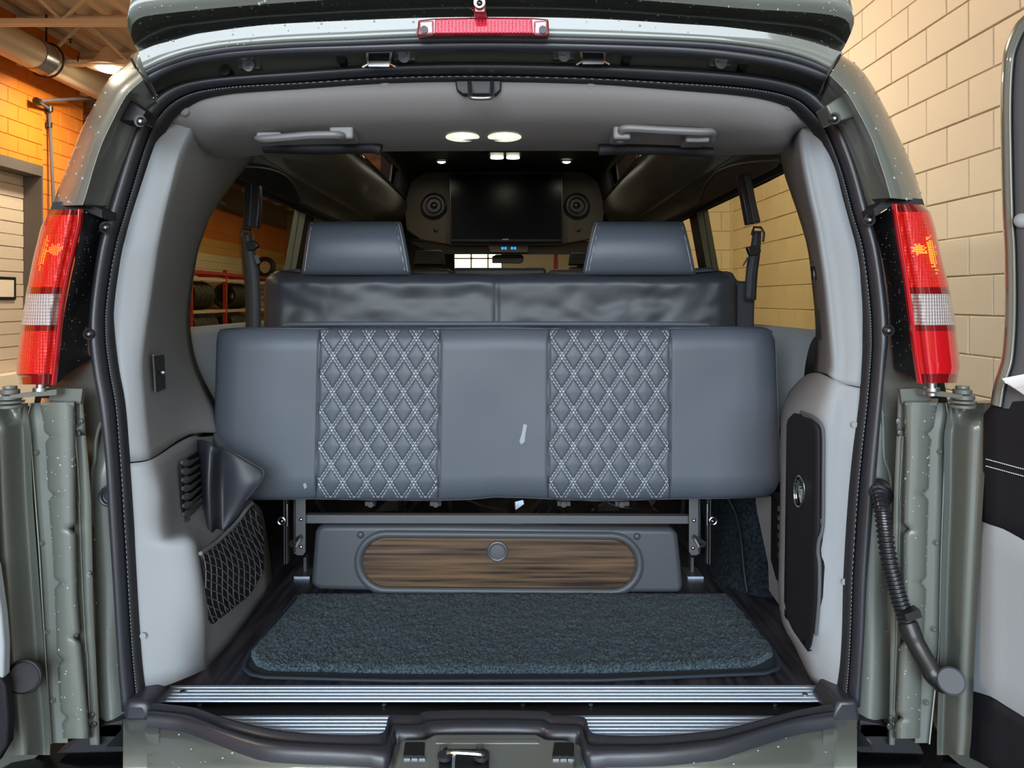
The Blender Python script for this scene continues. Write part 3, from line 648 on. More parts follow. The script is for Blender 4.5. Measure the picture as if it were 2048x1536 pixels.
# high brake light
bl = pslab('brake_light', [(836, 40), (868, 36), (960, 34), (1066, 35), (1097, 38), (1099, 70), (1066, 69), (960, 69), (868, 69), (834, 72)], 1.352, .022, 'red_dark', van, .003); bl['label'] = 'high red brake light'
pslab('prism_lens', [(870, 38), (960, 36), (1064, 37), (1066, 66), (960, 66), (869, 67)], 1.349, .01, 'brake_lens', bl, .002)
mb = MB()
for r in range(7):
    for c_ in range(27):
        x = 876+c_*7.1; y = 41.5+r*3.9; mb.box(P(x-2.0, y-1.0, 1.3465), P(x+2.0, y+1.0, 1.350))
tag(mb.build('prism_dot', 'prism_dot', bl, False), kind='stuff')
for x0_, x1_ in ((838, 867), (1068, 1095)):
    pslab('lens_end', [(x0_, 42), (x1_, 40), (x1_, 68), (x0_, 69)], 1.349, .01, 'pink_lens', bl, .003)
    MB().disc(P((x0_+x1_)/2-(4 if x0_ < 900 else -4), 60, 1.349), (0, -1, 0), .0068, .003, 14).build('lens_screw', 'plastic_black', bl)
# droplet camera under the cap
cm = pslab('backup_camera', rrect(947, -12, 972, 26, 5), 1.315, .03, 'red_dark', van, .003)
MB().disc(P(959, 7, 1.314), (0, -1, 0), .0095, .006, 20).build('camera_barrel', 'chrome', cm)
MB().dome(P(959, 6, 1.308), (0, -1, 0), .0055, .003).build('camera_glass', 'black_gloss', cm)
MB().tube(crs([P(932, 8, 1.36), P(940, 16, 1.34), P(955, 27, 1.34), P(962, 34, 1.36)], 4), .0015, 6).build('camera_wire', 'plastic_black', cm)
# ---- body jambs beside the seal
def loftp(name, rows, m, parent=van, nu=3, nv=3, **k):
    return loft(name, [[P(*q) for q in r] for r in rows], m, parent, nu, nv, **k)
loftp('body_jamb', [[(228, 420, 1.45), (214, 420, 1.46), (200, 420, 1.47)], [(208, 520, 1.44), (190, 520, 1.46), (170, 520, 1.47)], [(196, 600, 1.44), (170, 600, 1.46), (150, 600, 1.47)], [(192, 700, 1.44), (160, 700, 1.46), (120, 700, 1.47)],
  [(205, 780, 1.44), (165, 780, 1.45), (100, 780, 1.47)], [(215, 860, 1.44), (188, 860, 1.455), (140, 860, 1.47)], [(225, 950, 1.44), (186, 950, 1.43), (150, 950, 1.47)], [(232, 1080, 1.44), (190, 1080, 1.43), (150, 1080, 1.47)],
  [(240, 1200, 1.44), (200, 1200, 1.43), (165, 1200, 1.47)], [(246, 1330, 1.44), (206, 1330, 1.42), (170, 1330, 1.46)], [(256, 1450, 1.43), (215, 1450, 1.41), (178, 1455, 1.45)]], 'paint_inner')
loftp('body_jamb', [[(1722, 420, 1.45), (1738, 420, 1.46), (1752, 420, 1.47)], [(1750, 520, 1.44), (1768, 520, 1.46), (1786, 520, 1.47)], [(1762, 600, 1.44), (1780, 600, 1.46), (1810, 600, 1.47)], [(1762, 700, 1.44), (1790, 700, 1.46), (1830, 700, 1.47)],
  [(1752, 780, 1.44), (1790, 780, 1.45), (1860, 780, 1.47)], [(1745, 860, 1.44), (1766, 860, 1.43), (1820, 860, 1.47)], [(1738, 950, 1.44), (1774, 950, 1.435), (1815, 950, 1.47)], [(1730, 1080, 1.44), (1772, 1080, 1.43), (1812, 1080, 1.47)],
  [(1722, 1200, 1.44), (1760, 1200, 1.43), (1800, 1200, 1.47)], [(1716, 1330, 1.44), (1752, 1330, 1.42), (1800, 1330, 1.46)], [(1706, 1450, 1.43), (1748, 1450, 1.41), (1795, 1455, 1.45)]], 'paint_inner')
mb = MB(); mb.tube(crs([P(x, y, 1.432) for x, y in [(1755, 800), (1764, 822), (1766, 860), (1768, 915), (1776, 938), (1781, 960), (1782, 1020)]], 4), .0035, 8)
mb.build('pressed_ridge', 'paint_inner', van)
mb = MB(); mb.tube(crs([P(x, y, 1.43) for x, y in [(212, 838), (200, 850), (192, 880), (190, 920), (184, 950), (184, 1050)]], 4), .004, 8)
mb.build('pressed_ridge', 'paint_inner', van)
o = MB().disc(P(218, 993, 1.425), (0, -1, 0), .0165, .004, 24).ring(P(218, 993, 1.42), (0, 1, 0), .0165, .003).build('drain_plug', 'rubber', van)
MB().ring(P(218, 993, 1.421), (0, 1, 0), .010, .0015).build('plug_ring', 'rubber', o)
# ---- tail lamps
TL_L = [(420, 101), (435, 91), (454, 82), (517, 66), (588, 52), (650, 42), (700, 36), (746, 31), (752, 35), (768, 37)]
TL_R = [(415, 167), (451, 164), (544, 142), (626, 128), (708, 120), (772, 113)]
TR_L = [(405, 1782), (450, 1788), (560, 1806), (650, 1818), (720, 1826), (768, 1834)]
TR_R = [(408, 1846), (425, 1862), (450, 1870), (517, 1884), (588, 1902), (650, 1912), (735, 1921), (752, 1917), (768, 1914)]
def lamp(side):
    if side < 0: out_, in_ = TL_L, TL_R; y0, y1 = 418, 770; name = 'red and white tail lamp on the side with the orange wall'
    else: out_, in_ = TR_R, TR_L; y0, y1 = 408, 767; name = 'red and white tail lamp beside the cream block wall'
    s = -side
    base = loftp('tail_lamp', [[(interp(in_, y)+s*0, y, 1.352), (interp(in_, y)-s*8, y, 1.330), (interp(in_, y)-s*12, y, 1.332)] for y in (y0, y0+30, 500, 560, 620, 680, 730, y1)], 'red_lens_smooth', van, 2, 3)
    base['label'] = name
    def seg(nm, ya, yb, m, wide=0.0, dep=0.0):
        rows = []
        for k in range(7):
            y = lerp(ya, yb, k/6); o_, i_ = interp(out_, y), interp(in_, y)-s*12; w = i_-o_
            rows.append([(o_+s*1, y, 1.46), (o_+s*.0, y, 1.40), (o_+w*.06, y, 1.345+dep), (o_+w*.35, y, 1.318+dep), (o_+w*.72, y, 1.308+dep), (o_+w*.84, y, 1.314+dep), (o_+w*.90, y, 1.328+dep), (i_, y, 1.333)])
        return loftp(nm, rows, m, base, 3, 2)
    A = 430 if side < 0 else 424
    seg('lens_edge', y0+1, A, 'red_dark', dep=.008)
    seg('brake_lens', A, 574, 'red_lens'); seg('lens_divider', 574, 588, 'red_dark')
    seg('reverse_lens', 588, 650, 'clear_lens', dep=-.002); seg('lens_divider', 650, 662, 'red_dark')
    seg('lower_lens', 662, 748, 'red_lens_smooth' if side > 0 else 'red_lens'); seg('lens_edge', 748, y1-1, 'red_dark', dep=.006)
    # glowing bulb seen as beads through the prisms
    mb = MB()
    for r in range(36):
        y = 448+r*3.4
        for c in range(14):
            o_, i_ = interp(out_, y), interp(in_, y); w = i_-o_
            f = .10+c*.043; x = o_+w*f
            cx_ = lerp(o_, i_, .22 if side < 0 else .22)
            d1_ = ((x-cx_)/7.5)**2+((y-506)/36)**2; d2_ = ((x-lerp(o_, i_, .50))/15)**2+((y-499)/11)**2
            if min(d1_, d2_) < 1+random.uniform(-.75, .35):
                Yq = interp([(0, 1.36), (.06, 1.343), (.30, 1.315), (.63, 1.306), (.74, 1.31)], f)
                mb.box(P(x-.75, y-1.0, Yq), P(x+.75, y+1.0, Yq+.004))
    tag(mb.build('bulb_glow', 'amber_glow', base, False), kind='stuff')
    mb = MB(); xh = [(interp(out_, y)+(interp(in_, y)-interp(out_, y))*(.70), y) for y in (432, 500, 570)]
    return base
lamp(-1); lamp(1)
slab('lamp_gap_shade', [P(x, y, 1.375) for x, y in [(106, 404), (166, 402), (204, 420), (204, 436), (166, 420), (98, 426)]], (0, .05, 0), 'rubber_matte', van)  # black slab added as the shade in the gap above the lamp
slab('lamp_gap_shade', [P(x, y, 1.375) for x, y in [(1779, 392), (1845, 398), (1850, 414), (1784, 410), (1750, 432), (1747, 418)]], (0, .05, 0), 'rubber_matte', van)
# black filler beside the lamps
loftp('lamp_filler', [[(166, 417, 1.36), (190, 428, 1.40), (222, 445, 1.445)], [(158, 480, 1.355), (180, 480, 1.40), (206, 480, 1.44)], [(142, 555, 1.355), (166, 555, 1.40), (191, 555, 1.44)], [(128, 630, 1.355), (150, 630, 1.40), (178, 630, 1.44)], [(120, 700, 1.355), (145, 700, 1.40), (173, 700, 1.44)], [(113, 768, 1.36), (145, 742, 1.40), (186, 716, 1.44)]], 'black_plate', van)
loftp('lamp_filler', [[(1784, 412, 1.36), (1766, 424, 1.40), (1738, 440, 1.445)], [(1792, 470, 1.355), (1776, 470, 1.40), (1752, 470, 1.44)], [(1808, 555, 1.355), (1790, 555, 1.40), (1772, 555, 1.44)], [(1817, 630, 1.355), (1800, 630, 1.40), (1780, 630, 1.44)], [(1826, 700, 1.355), (1808, 705, 1.40), (1785, 705, 1.44)], [(1834, 762, 1.36), (1810, 748, 1.40), (1788, 738, 1.44)]], 'black_plate', van)
# ---- rear doors, swung open
def YD(px):
    r = (px-CX)/F; t = (1.30*r-.797)/(.35+.94*r); return 1.30-.94*t
def pyz(px, z): return HY-z*F/YD(px)
rdoor = slab('rear_door', [P(x, y, Y) for x, y, Y in [(1897, 812, 1.41), (1985, 805, 1.36), (2230, 790, YD(2230)+.03), (3000, pyz(3000, -.137)-.0, YD(3000)+.03), (3000, pyz(3000, -.80), YD(3000)+.03), (2230, pyz(2230, -.80), YD(2230)+.03), (1955, 1560, 1.36), (1885, 1500, 1.41)]], (.03, .04, 0), 'paint_inner', van)
rdoor['label'] = 'open right-hand rear door with black and grey lining'
rows = []
for y, l, r in ((806, 1893, 1982), (825, 1896, 1979), (850, 1892, 1976), (880, 1888, 1974), (1000, 1888, 1966), (1150, 1883, 1958), (1300, 1880, 1950), (1400, 1876, 1946), (1480, 1874, 1942), (1510, 1874, 1938)):
    w = r-l
    rows.append([(l, y, 1.365), (l+w*.08, y, 1.37), (l+w*.2, y, 1.372 if y > 840 else 1.36), (l+w*.40, y, 1.345 if y > 840 else 1.362), (l+w*.62, y, 1.322 if y > 840 else 1.345), (l+w*.85, y, 1.315), (l+w, y, 1.30)])
loftp('door_shell', rows, 'paint_inner', rdoor, 3, 3)
# upper frame
ED = [(28, 2050), (48, 2030), (85, 2012), (120, 2004), (200, 2000), (300, 2001), (427, 2004), (500, 2008), (620, 2009), (705, 2004), (740, 1996), (767, 1987), (808, 1980)]
rows = []
for y, e in ED:
    yy = y
    rows.append([(e+3, yy+2, 1.34), (e, yy, 1.29), (e+6, yy+2, 1.268), (e+14, yy+4, 1.262), (e+22, yy+6, 1.258), (e+25, yy+7, 1.272)])
loftp('window_frame', rows, 'paint', rdoor, 3, 3)
rows = [[(e+24, y+7, 1.268), (e+30, y+9, 1.255), (max(e+60, 2062), y+14, 1.235), (2140, y+30, 1.18)] for y, e in ED]
loftp('frame_lining', rows, 'trim_dark', rdoor, 2, 3)
MB().dome(P(2044, 441, 1.245), (-.4, -.9, 0), .012, .006).build('trim_button', 'trim', rdoor)
def DP(px, z, o=0): Y = YD(px); return Vector(((px-CX)*Y/F, Y+o, ZC+z))
pg = slab('window_pane', [DP(2130, .40), DP(2930, .40), DP(2930, -.12), DP(2130, -.12)], (.003, .004, 0), 'tint_glass', rdoor)
for a, b in (((2100, .40), (3000, .46)), ((2100, -.17), (3000, -.11))):
    slab('frame_lining', [DP(a[0], a[1]), DP(b[0], a[1]), DP(b[0], b[1]), DP(a[0], b[1])], (.02, .03, 0), 'trim_dark', rdoor, .006)
slab('frame_lining', [DP(2900, .45), DP(3000, .45), DP(3000, -.15), DP(2900, -.15)], (.02, .03, 0), 'trim_dark', rdoor, .006)
def lining(name, top, bot, m, off=0.0, par_=rdoor, pxs=(1970, 1990, 2010, 2030, 2050, 2120, 2220), lx=None):
    rows = []
    n = 12
    for k in range(n+1):
        r = []
        for j, px in enumerate(pxs):
            yt, yb = interp(top, px), interp(bot, px); y = lerp(yt, yb, k/n)
            x = px
            if lx is not None: x = max(px, 0) if j else interp(lx, y)
            r.append((x, y, YD(x)-.012-off+(.012 if j == 0 else 0)+(.006 if k in (0, n) else 0)))
        rows.append(r)
    return loftp(name, rows, m, par_, 2, 1)
LX = [(800, 1974), (830, 1967), (1045, 1964), (1372, 1943), (1560, 1938)]
lining('upper_lining', [(1964, 835), (1978, 812), (1995, 804), (2050, 802), (2220, 802), (2500, pyz(2500, -.145)), (2990, pyz(2990, -.145))], [(1960, 1042), (2010, 1058), (2048, 1080), (2120, 1130), (2220, 1180), (2500, pyz(2500, -.45)), (2990, pyz(2990, -.50))], 'door_cloth', lx=LX, pxs=(1968, 1985, 2005, 2030, 2050, 2120, 2220, 2500, 2990))
lining('grey_lining', [(1960, 1043), (2010, 1059), (2048, 1081), (2120, 1131), (2220, 1180), (2500, pyz(2500, -.45)), (2990, pyz(2990, -.50))], [(1940, 1370), (1990, 1398), (2048, 1434), (2120, 1480), (2220, 1530), (2500, pyz(2500, -.69)), (2990, pyz(2990, -.72))], 'door_grey', .004, lx=LX, pxs=(1960, 1980, 2005, 2030, 2050, 2120, 2220, 2500, 2990))
lining('lower_lining', [(1940, 1372), (1990, 1399), (2048, 1435), (2120, 1481), (2220, 1532), (2500, pyz(2500, -.69)), (2990, pyz(2990, -.72))], [(1930, 1500), (1990, 1545), (2048, 1580), (2220, 1680), (2500, pyz(2500, -.78)), (2990, pyz(2990, -.78))], 'door_cloth', lx=LX, pxs=(1950, 1975, 2005, 2030, 2050, 2120, 2220, 2500, 2990))
mb = MB()
for y0_, y1_ in ((918, 952), (932, 966)):
    for k in range(28):
        a = 1972+k*4.5; b = a+2.6; f = lambda x: y0_+(y1_-y0_)*(x-1972)/126
        mb.bar(P(a, f(a), YD(a)-.0165), P(b, f(b), YD(b)-.0165), .0012, .0014)
tag(mb.build('stitch', 'thread', rdoor, False), kind='stuff')
# stack of paper in the door pocket
t = thing('paper_stack', P(2030, 785, 1.20), 'white fanned papers tucked at the top of the open door lining', 'paper')
for k in range(7):
    slab('sheet', [P(2004+k*4, 757+k*3.2, 1.225-.002*k), P(2100, 738+k*4, 1.18-.002*k), P(2110, 790, 1.175-.002*k), P(2012+k*6, 767+k*3.8, 1.222-.002*k)], (0, .001, 0), 'paper', t)
# left door edge
ldoor = slab('rear_door', [P(x, y, Y) for x, y, Y in [(60, 812, 1.41), (-30, 805, 1.39), (-320, 790, 1.2), (-320, 1560, 1.2), (20, 1560, 1.39), (88, 1500, 1.41)]], (-.03, .04, 0), 'paint_inner', van)
ldoor['label'] = 'open left-hand rear door edge with a round plug'
rows = []
for y, r, l in ((806, 57, -40), (825, 55, -42), (850, 58, -40), (880, 61, -40), (1000, 66, -36), (1150, 77, -30), (1300, 88, -18), (1400, 96, -8), (1480, 100, 8), (1510, 100, 12)):
    w = r-l
    rows.append([(r, y, 1.365), (r-w*.08, y, 1.37), (r-w*.16, y, 1.372 if y > 840 else 1.36), (r-w*.34, y, 1.350 if y > 840 else 1.362), (r-w*.55, y, 1.322 if y > 840 else 1.345), (r-w*.8, y, 1.325), (r-w, y, 1.36)])
loftp('door_shell', rows, 'paint_inner', ldoor, 3, 3)
MB().tube([P(50, 1353, 1.335), P(50, 1353, 1.315)], [.0275, .0245], 28).build('round_plug', 'rubber_matte', ldoor)
MB().ring(P(50, 1353, 1.318), (0, 1, 0), .027, .003, 32).build('plug_rim', 'rubber_matte', ldoor)
slab('lower_lining', [P(x, y, 1.27) for x, y in [(-330, 1330), (-6, 1345), (10, 1372), (16, 1440), (14, 1490), (-10, 1530), (-330, 1560)]], (0, .02, 0), 'door_cloth', ldoor, .004)
slab('grey_lining', [P(x, y, 1.272) for x, y in [(-330, 1130), (-12, 1130), (2, 1230), (7, 1290), (6, 1358), (-330, 1350)]], (0, .02, 0), 'door_grey', ldoor, .004)
slab('upper_lining', [P(x, y, 1.27) for x, y in [(-330, 850), (-60, 850), (-30, 870), (-20, 1130), (-330, 1135)]], (0, .02, 0), 'door_cloth', ldoor, .004)
for a in ([(-330, 60), (-120, 60), (-120, 100), (-330, 100)], [(-160, 90), (-110, 90), (-50, 805), (-110, 805)], [(-330, 770), (-80, 770), (-80, 810), (-330, 810)]):
    slab('frame_lining', [P(x, y, 1.27) for x, y in a], (0, .03, 0), 'trim_dark', ldoor, .004)
slab('window_pane', [P(x, y, 1.285) for x, y in [(-330, 95), (-140, 95), (-100, 775), (-330, 775)]], (0, .004, 0), 'tint_glass', ldoor)
# hinge cover plates between pillar and door
def notch(x, y, s): return [(x, y-11), (x+s*9, y), (x, y+11)]
def cover(side):
    if side > 0:
        L_ = [(805, 1810), (900, 1812), (1000, 1808), (1100, 1806), (1200, 1806), (1300, 1800), (1400, 1795), (1492, 1790)]
        R_ = [(805, 1874), (850, 1866), (900, 1858), (1000, 1855), (1100, 1852), (1200, 1850), (1350, 1842), (1480, 1838)]
        nl, nr = (1058, 1282, 1435), (868, 988, 1165)
        FL = [(805, 1892), (830, 1896), (860, 1892), (900, 1890), (1100, 1883), (1300, 1878), (1495, 1858)]
    else:
        L_ = [(805, 81), (840, 88), (900, 94), (1000, 99), (1100, 107), (1200, 112), (1300, 116), (1400, 121), (1470, 128)]
        R_ = [(805, 148), (1000, 150), (1100, 151), (1200, 154), (1300, 162), (1400, 172), (1494, 180)]
        nl, nr = (874, 990, 1166, 1320, 1435), (1058, 1276)
        FL = [(805, 62), (830, 56), (860, 60), (900, 63), (1100, 78), (1300, 90), (1485, 102)]
    ys = [805, 815, 830, 850]
    ys = sorted(set(list(range(805, 1490, 14))+[n+d for n in nl+nr for d in (-12, -6, 0, 6, 12)]))
    rows = []
    for y in ys:
        l, r = interp(L_, y), interp(R_, y); dl = sum(max(0, 1-abs(y-n)/11)*10 for n in nl); dr = sum(max(0, 1-abs(y-n)/11)*10 for n in nr)
        w = r-l; by = 0.0
        rows.append([(l+dl-3, y, 1.385), (l+dl, y, 1.362), (l+dl+3, y, 1.356), (l+w*.3, y, 1.352), (l+w*.7, y, 1.352), (r-dr-3, y, 1.356), (r-dr, y, 1.362), (r-dr+3, y, 1.385)])
    p = loftp('hinge_cover', rows, 'paint_inner', van, 1, 1)
    # end lip on top
    l, r = interp(L_, 805), interp(R_, 805)
    slab('top_lip', [P(l, 806, 1.353), P(r, 806, 1.353), P(r+2, 797, 1.40), P(l+2, 796, 1.40)], (0, 0, -.004), 'paint_inner', p)
    # backing flange with rivets on the door side
    rows = []
    for y in (806, 830, 860, 900, 1000, 1100, 1200, 1300, 1400, 1486):
        f = interp(FL, y); e = interp(R_, y) if side > 0 else interp(L_, y)
        rows.append([(e-side*8, y, 1.382), (lerp(e, f, .5), y, 1.380), (f, y, 1.376), (f+side*.5, y, 1.395)])
    fl = loftp('door_flange', rows, 'paint_inner', van, 1, 3)
    MB().tube(crs([P(interp(FL, y), y, 1.372) for y in (806, 818, 830, 860, 900, 1000, 1100, 1200, 1300, 1400, 1488)], 3), .0013, 6).build('flange_edge', 'droplet', fl)
    for x, y in (((1880, 903), (1872, 1085), (1867, 1258), (1852, 1405)) if side > 0 else ((73, 905), (84, 1086), (94, 1263), (105, 1401))):
        MB().dome(P(x, y, 1.379), (0, -1, 0), .0058, .004, 14).disc(P(x, y, 1.376), (0, -1, 0), .0025, .003, 8).build('rivet', 'paint_inner', fl)
    # body-side flange strip
    rows = []
    for y in (780, 820, 872, 875, 1000, 1200, 1300, 1400, 1490):
        e = (interp(L_, max(805, y))-1) if side > 0 else interp(R_, max(805, y))+1
        o_ = [(780, 1797), (1000, 1788), (1200, 1783), (1490, 1778)] if side > 0 else [(780, 164), (1000, 182), (1200, 186), (1490, 200)]
        f = interp(o_, y)
        rows.append([(e, y, 1.384), (lerp(e, f, .5), y, 1.382), (f, y, 1.384), (f-side*.5, y, 1.41)])
    f2 = loftp('body_flange', rows, 'paint_inner', van, 1, 2)
    MB().tube([P(lerp(a.x, 0, 0)*0+q, y, 1.378) for q, y in []] or [P(q, y, 1.379) for y, q in ([(873, 1806), (1000, 1799), (1006, 1801), (1200, 1796), (1450, 1787)] if side > 0 else [(873, 152), (1000, 160), (1006, 158), (1200, 166), (1300, 172), (1306, 174), (1450, 178)])], .0016, 6).build('flange_step', 'paint', f2) if False else None
    mb = MB().tube([P(q, y, 1.380) for q, y in ([(1806, 873), (1799, 1000), (1801, 1006), (1796, 1200), (1787, 1450)] if side > 0 else [(151, 873), (160, 1000), (158, 1006), (166, 1200), (172, 1300), (174, 1306), (180, 1450)])], .0016, 6)
    mb.build('flange_step', 'paint', f2)
    for x, y in (((1797, 842), (1800, 865), (1783, 1437), (1779, 1452)) if side > 0 else ((161, 843), (156, 867), (178, 1148), (184, 1430), (188, 1449))):
        MB().disc(P(x, y, 1.381), (0, -1, 0), .0055, .003, 16).disc(P(x, y, 1.378), (0, -1, 0), .003, .004, 6).build('flange_screw', 'steel', f2)
    # hinge
    hx = 1925 if side > 0 else 20; m0 = 1800 if side > 0 else 165; m1 = 1862 if side > 0 else 98
    h = MB()
    h.slab([P(m0, 778, 1.375), P(m1, 776, 1.375), P(m1, 800, 1.375), P(m0+side*4, 808, 1.375)], (0, .01, 0))
    h.slab([P(m1-side*15, 779, 1.35), P(hx, 790, 1.31), P(hx, 797, 1.31), P(m1-side*15, 790, 1.35)], (0, .03, 0))
    h = fixn(h.build('door_hinge', 'paint_inner', van))
    mb = MB()
    for y, r_, hh in ((812, .021, .006), (803, .022, .005), (794, .019, .008), (783, .015, .008), (775, .011, .006)):
        c = P(hx, y, 1.33); mb.tube([c-Vector((0, 0, hh/2)), c-Vector((0, 0, hh/2-.001)), c+Vector((0, 0, hh/2-.001)), c+Vector((0, 0, hh/2))], [r_*.93, r_, r_, r_*.93], 24)
    mb.build('hinge_knuckle', 'paint_inner', h)
    mb = MB(); c = P(hx-side*62, 782, 1.345)
    mb.disc(c, (0, 0, 1), .013, .006, 16).disc(c+Vector((0, 0, .006)), (0, 0, 1), .008, .008, 12).disc(c-Vector((0, 0, .008)), (0, 0, 1), .010, .005, 12)
    mb.build('hinge_bolt', 'steel', h)
cover(-1); cover(1)
slab('lower_bracket', [P(x, y, 1.40) for x, y in [(1720, 1440), (1800, 1456), (1840, 1490), (1850, 1510), (1716, 1506)]], (0, .03, 0), 'rubber_matte', van, .003)
slab('lower_bracket', [P(x, y, 1.40) for x, y in [(245, 1440), (180, 1456), (140, 1490), (110, 1508), (246, 1505)]], (0, .03, 0), 'rubber_matte', van, .003)
for x, y in ((1733, 1487), (240, 1488)): MB().dome(P(x, y, 1.398), (0, -1, 0), .010, .004, 14).build('bracket_bolt', 'frame_steel', van)
bev(MB().box((-.93, 1.14, ZC-1.03), (.85, 1.62, ZC-.832)).build('bumper', 'undercarriage', van), .03, 3)
# door wiring conduit
t = MB(); pts = crs([P(*q) for q in [(1752, 985, 1.42), (1757, 988, 1.39), (1763, 1015, 1.37), (1768, 1050, 1.36), (1773, 1090, 1.355), (1780, 1130, 1.35), (1788, 1160, 1.345), (1796, 1190, 1.34), (1806, 1220, 1.335), (1817, 1252, 1.33)]], 1)
fine = []
for i in range(len(pts)-1):
    n = 10
    for k in range(n): fine.append(crs(pts, 10)[i*10+k])
rad = []; 
big = crs(pts, 22)
for i, p in enumerate(big):
    f = i/len(big); base = lerp(.021, .0115, min(1, f*6)) if f < .17 else lerp(.0135, .0150, f)
    rad.append(base*(1.0 if (i//3) % 2 == 0 else .80))
cond = t.tube(big, rad, 14).build('wiring_conduit', 'conduit', van); cond['label'] = 'ribbed black conduit looping from pillar to door'
MB().disc(P(1754, 986, 1.425), (.1, -1, -.1), .028, .02, 20, .02).build('conduit_boot', 'conduit', cond)
MB().tube(crs([P(*q) for q in [(1815, 1246, 1.332), (1826, 1275, 1.325), (1840, 1302, 1.318), (1856, 1330, 1.312), (1868, 1350, 1.308), (1884, 1362, 1.306), (1900, 1364, 1.308)]], 5), [.0165]*6+[.0155]*12+[.017]*6+[.019]*7, 16).build('conduit_elbow', 'plastic_black', cond)
MB().tube([P(1902, 1362, 1.34), P(1902, 1362, 1.283), P(1902, 1362, 1.279)], [.0235, .0225, .019], 28).build('conduit_cap', 'trim_dark', cond)
MB().bar(P(1806, 1232, 1.318), P(1836, 1222, 1.318), .02, .014).build('conduit_clip', 'plastic_black', cond)
def pgrid(name, poly, YF, m, parent, ny=28, nx=8, thick=.004, rim=.004):
    ys = [p[1] for p in poly]; y0_, y1_ = min(ys)+.3, max(ys)-.3; rows = []
    for k in range(ny+1):
        y = lerp(y0_, y1_, k/ny); xs = []
        for i in range(len(poly)):
            (ax, ay), (bx, by) = poly[i], poly[(i+1) % len(poly)]
            if (ay > y) != (by > y): xs.append((bx-ax)*(y-ay)/(by-ay)+ax)
        a, b = min(xs), max(xs); r = []
        for j in range(nx+1):
            f = j/nx; x = lerp(a, b, f); e = rim if j in (0, nx) or k in (0, ny) else 0; r.append(P(x, y, YF(x, y)+e))
        rows.append(r)
    o = loft(name, rows, m, parent, 1, 1); solid(o, thick, 1); return o
# ---- interior trims
loftp('pillar_trim', [
 [(345, 225, 1.54), (388, 225, 1.58), (404, 225, 1.62), (470, 225, 1.95), (530, 225, 2.4)],
 [(322, 258, 1.49), (370, 262, 1.53), (388, 262, 1.57), (460, 262, 1.92), (522, 262, 2.38)],
 [(303, 308, 1.465), (350, 308, 1.49), (368, 308, 1.53), (455, 308, 1.90), (510, 308, 2.33)],
 [(287, 359, 1.455), (336, 359, 1.47), (354, 359, 1.51), (434, 359, 1.86), (472, 354, 2.25)],
 [(265, 427, 1.45), (318, 427, 1.465), (336, 427, 1.505), (400, 427, 1.80), (424, 420, 2.1)],
 [(251, 479, 1.445), (307, 479, 1.46), (324, 479, 1.50), (378, 479, 1.77), (402, 475, 2.0)],
 [(242, 517, 1.44), (300, 517, 1.46), (317, 517, 1.50), (364, 517, 1.75), (390, 517, 1.96)],
 [(230, 603, 1.44), (288, 603, 1.46), (304, 603, 1.50), (346, 603, 1.74), (378, 603, 1.94)],
 [(228, 671, 1.44), (279, 671, 1.46), (295, 671, 1.50), (342, 671, 1.74), (378, 664, 1.93)],
 [(235, 732, 1.44), (275, 732, 1.46), (291, 732, 1.50), (350, 735, 1.74), (392, 732, 1.92)],
 [(246, 797, 1.44), (280, 797, 1.46), (297, 797, 1.50), (366, 797, 1.74), (424, 797, 1.90)],
 [(250, 860, 1.44), (285, 860, 1.46), (303, 856, 1.50), (374, 838, 1.72), (440, 830, 1.88)],
 [(253, 924, 1.44), (289, 920, 1.46), (310, 911, 1.50), (376, 869, 1.70), (446, 866, 1.86)]], 'trim', thick=.004)['label'] = 'light grey moulded trim on the left rear pillar'
lt = loftp('lower_trim', [
 [(253, 927, 1.44), (289, 923, 1.455), (312, 914, 1.49), (352, 888, 1.60), (382, 873, 1.70), (402, 874, 1.78), (440, 870, 1.90)],
 [(256, 990, 1.44), (300, 986, 1.455), (325, 982, 1.485), (352, 974, 1.59), (390, 940, 1.72), (412, 920, 1.80), (450, 900, 1.90)],
 [(259, 1045, 1.44), (302, 1044, 1.455), (327, 1042, 1.485), (356, 1036, 1.58), (400, 1000, 1.72), (424, 990, 1.80), (470, 970, 1.94)],
 [(261, 1078, 1.44), (304, 1077, 1.452), (331, 1074, 1.475), (366, 1056, 1.57), (410, 1022, 1.71), (440, 1010, 1.80), (502, 1003, 1.95)],
 [(263, 1096, 1.44), (306, 1094, 1.45), (346, 1088, 1.462), (380, 1078, 1.49), (404, 1084, 1.57), (450, 1048, 1.74), (520, 1022, 1.98)],
 [(266, 1130, 1.44), (308, 1128, 1.45), (352, 1124, 1.46), (388, 1120, 1.48), (404, 1116, 1.53), (456, 1080, 1.70), (529, 1060, 2.00)],
 [(274, 1240, 1.44), (316, 1236, 1.45), (362, 1232, 1.46), (400, 1230, 1.485), (415, 1226, 1.535), (464, 1180, 1.70), (536, 1110, 2.02)],
 [(287, 1382, 1.44), (330, 1370, 1.455), (370, 1354, 1.48), (402, 1340, 1.53), (415, 1331, 1.58), (470, 1268, 1.735), (543, 1166, 2.05)]], 'trim', nu=4, nv=4, thick=.004)
lt['label'] = 'light grey moulded lower corner with vent and net pocket'
MB().disc(P(287, 1271, 1.437), (0, -1, 0), .006, .003, 14).build('trim_screw', 'trim', lt)
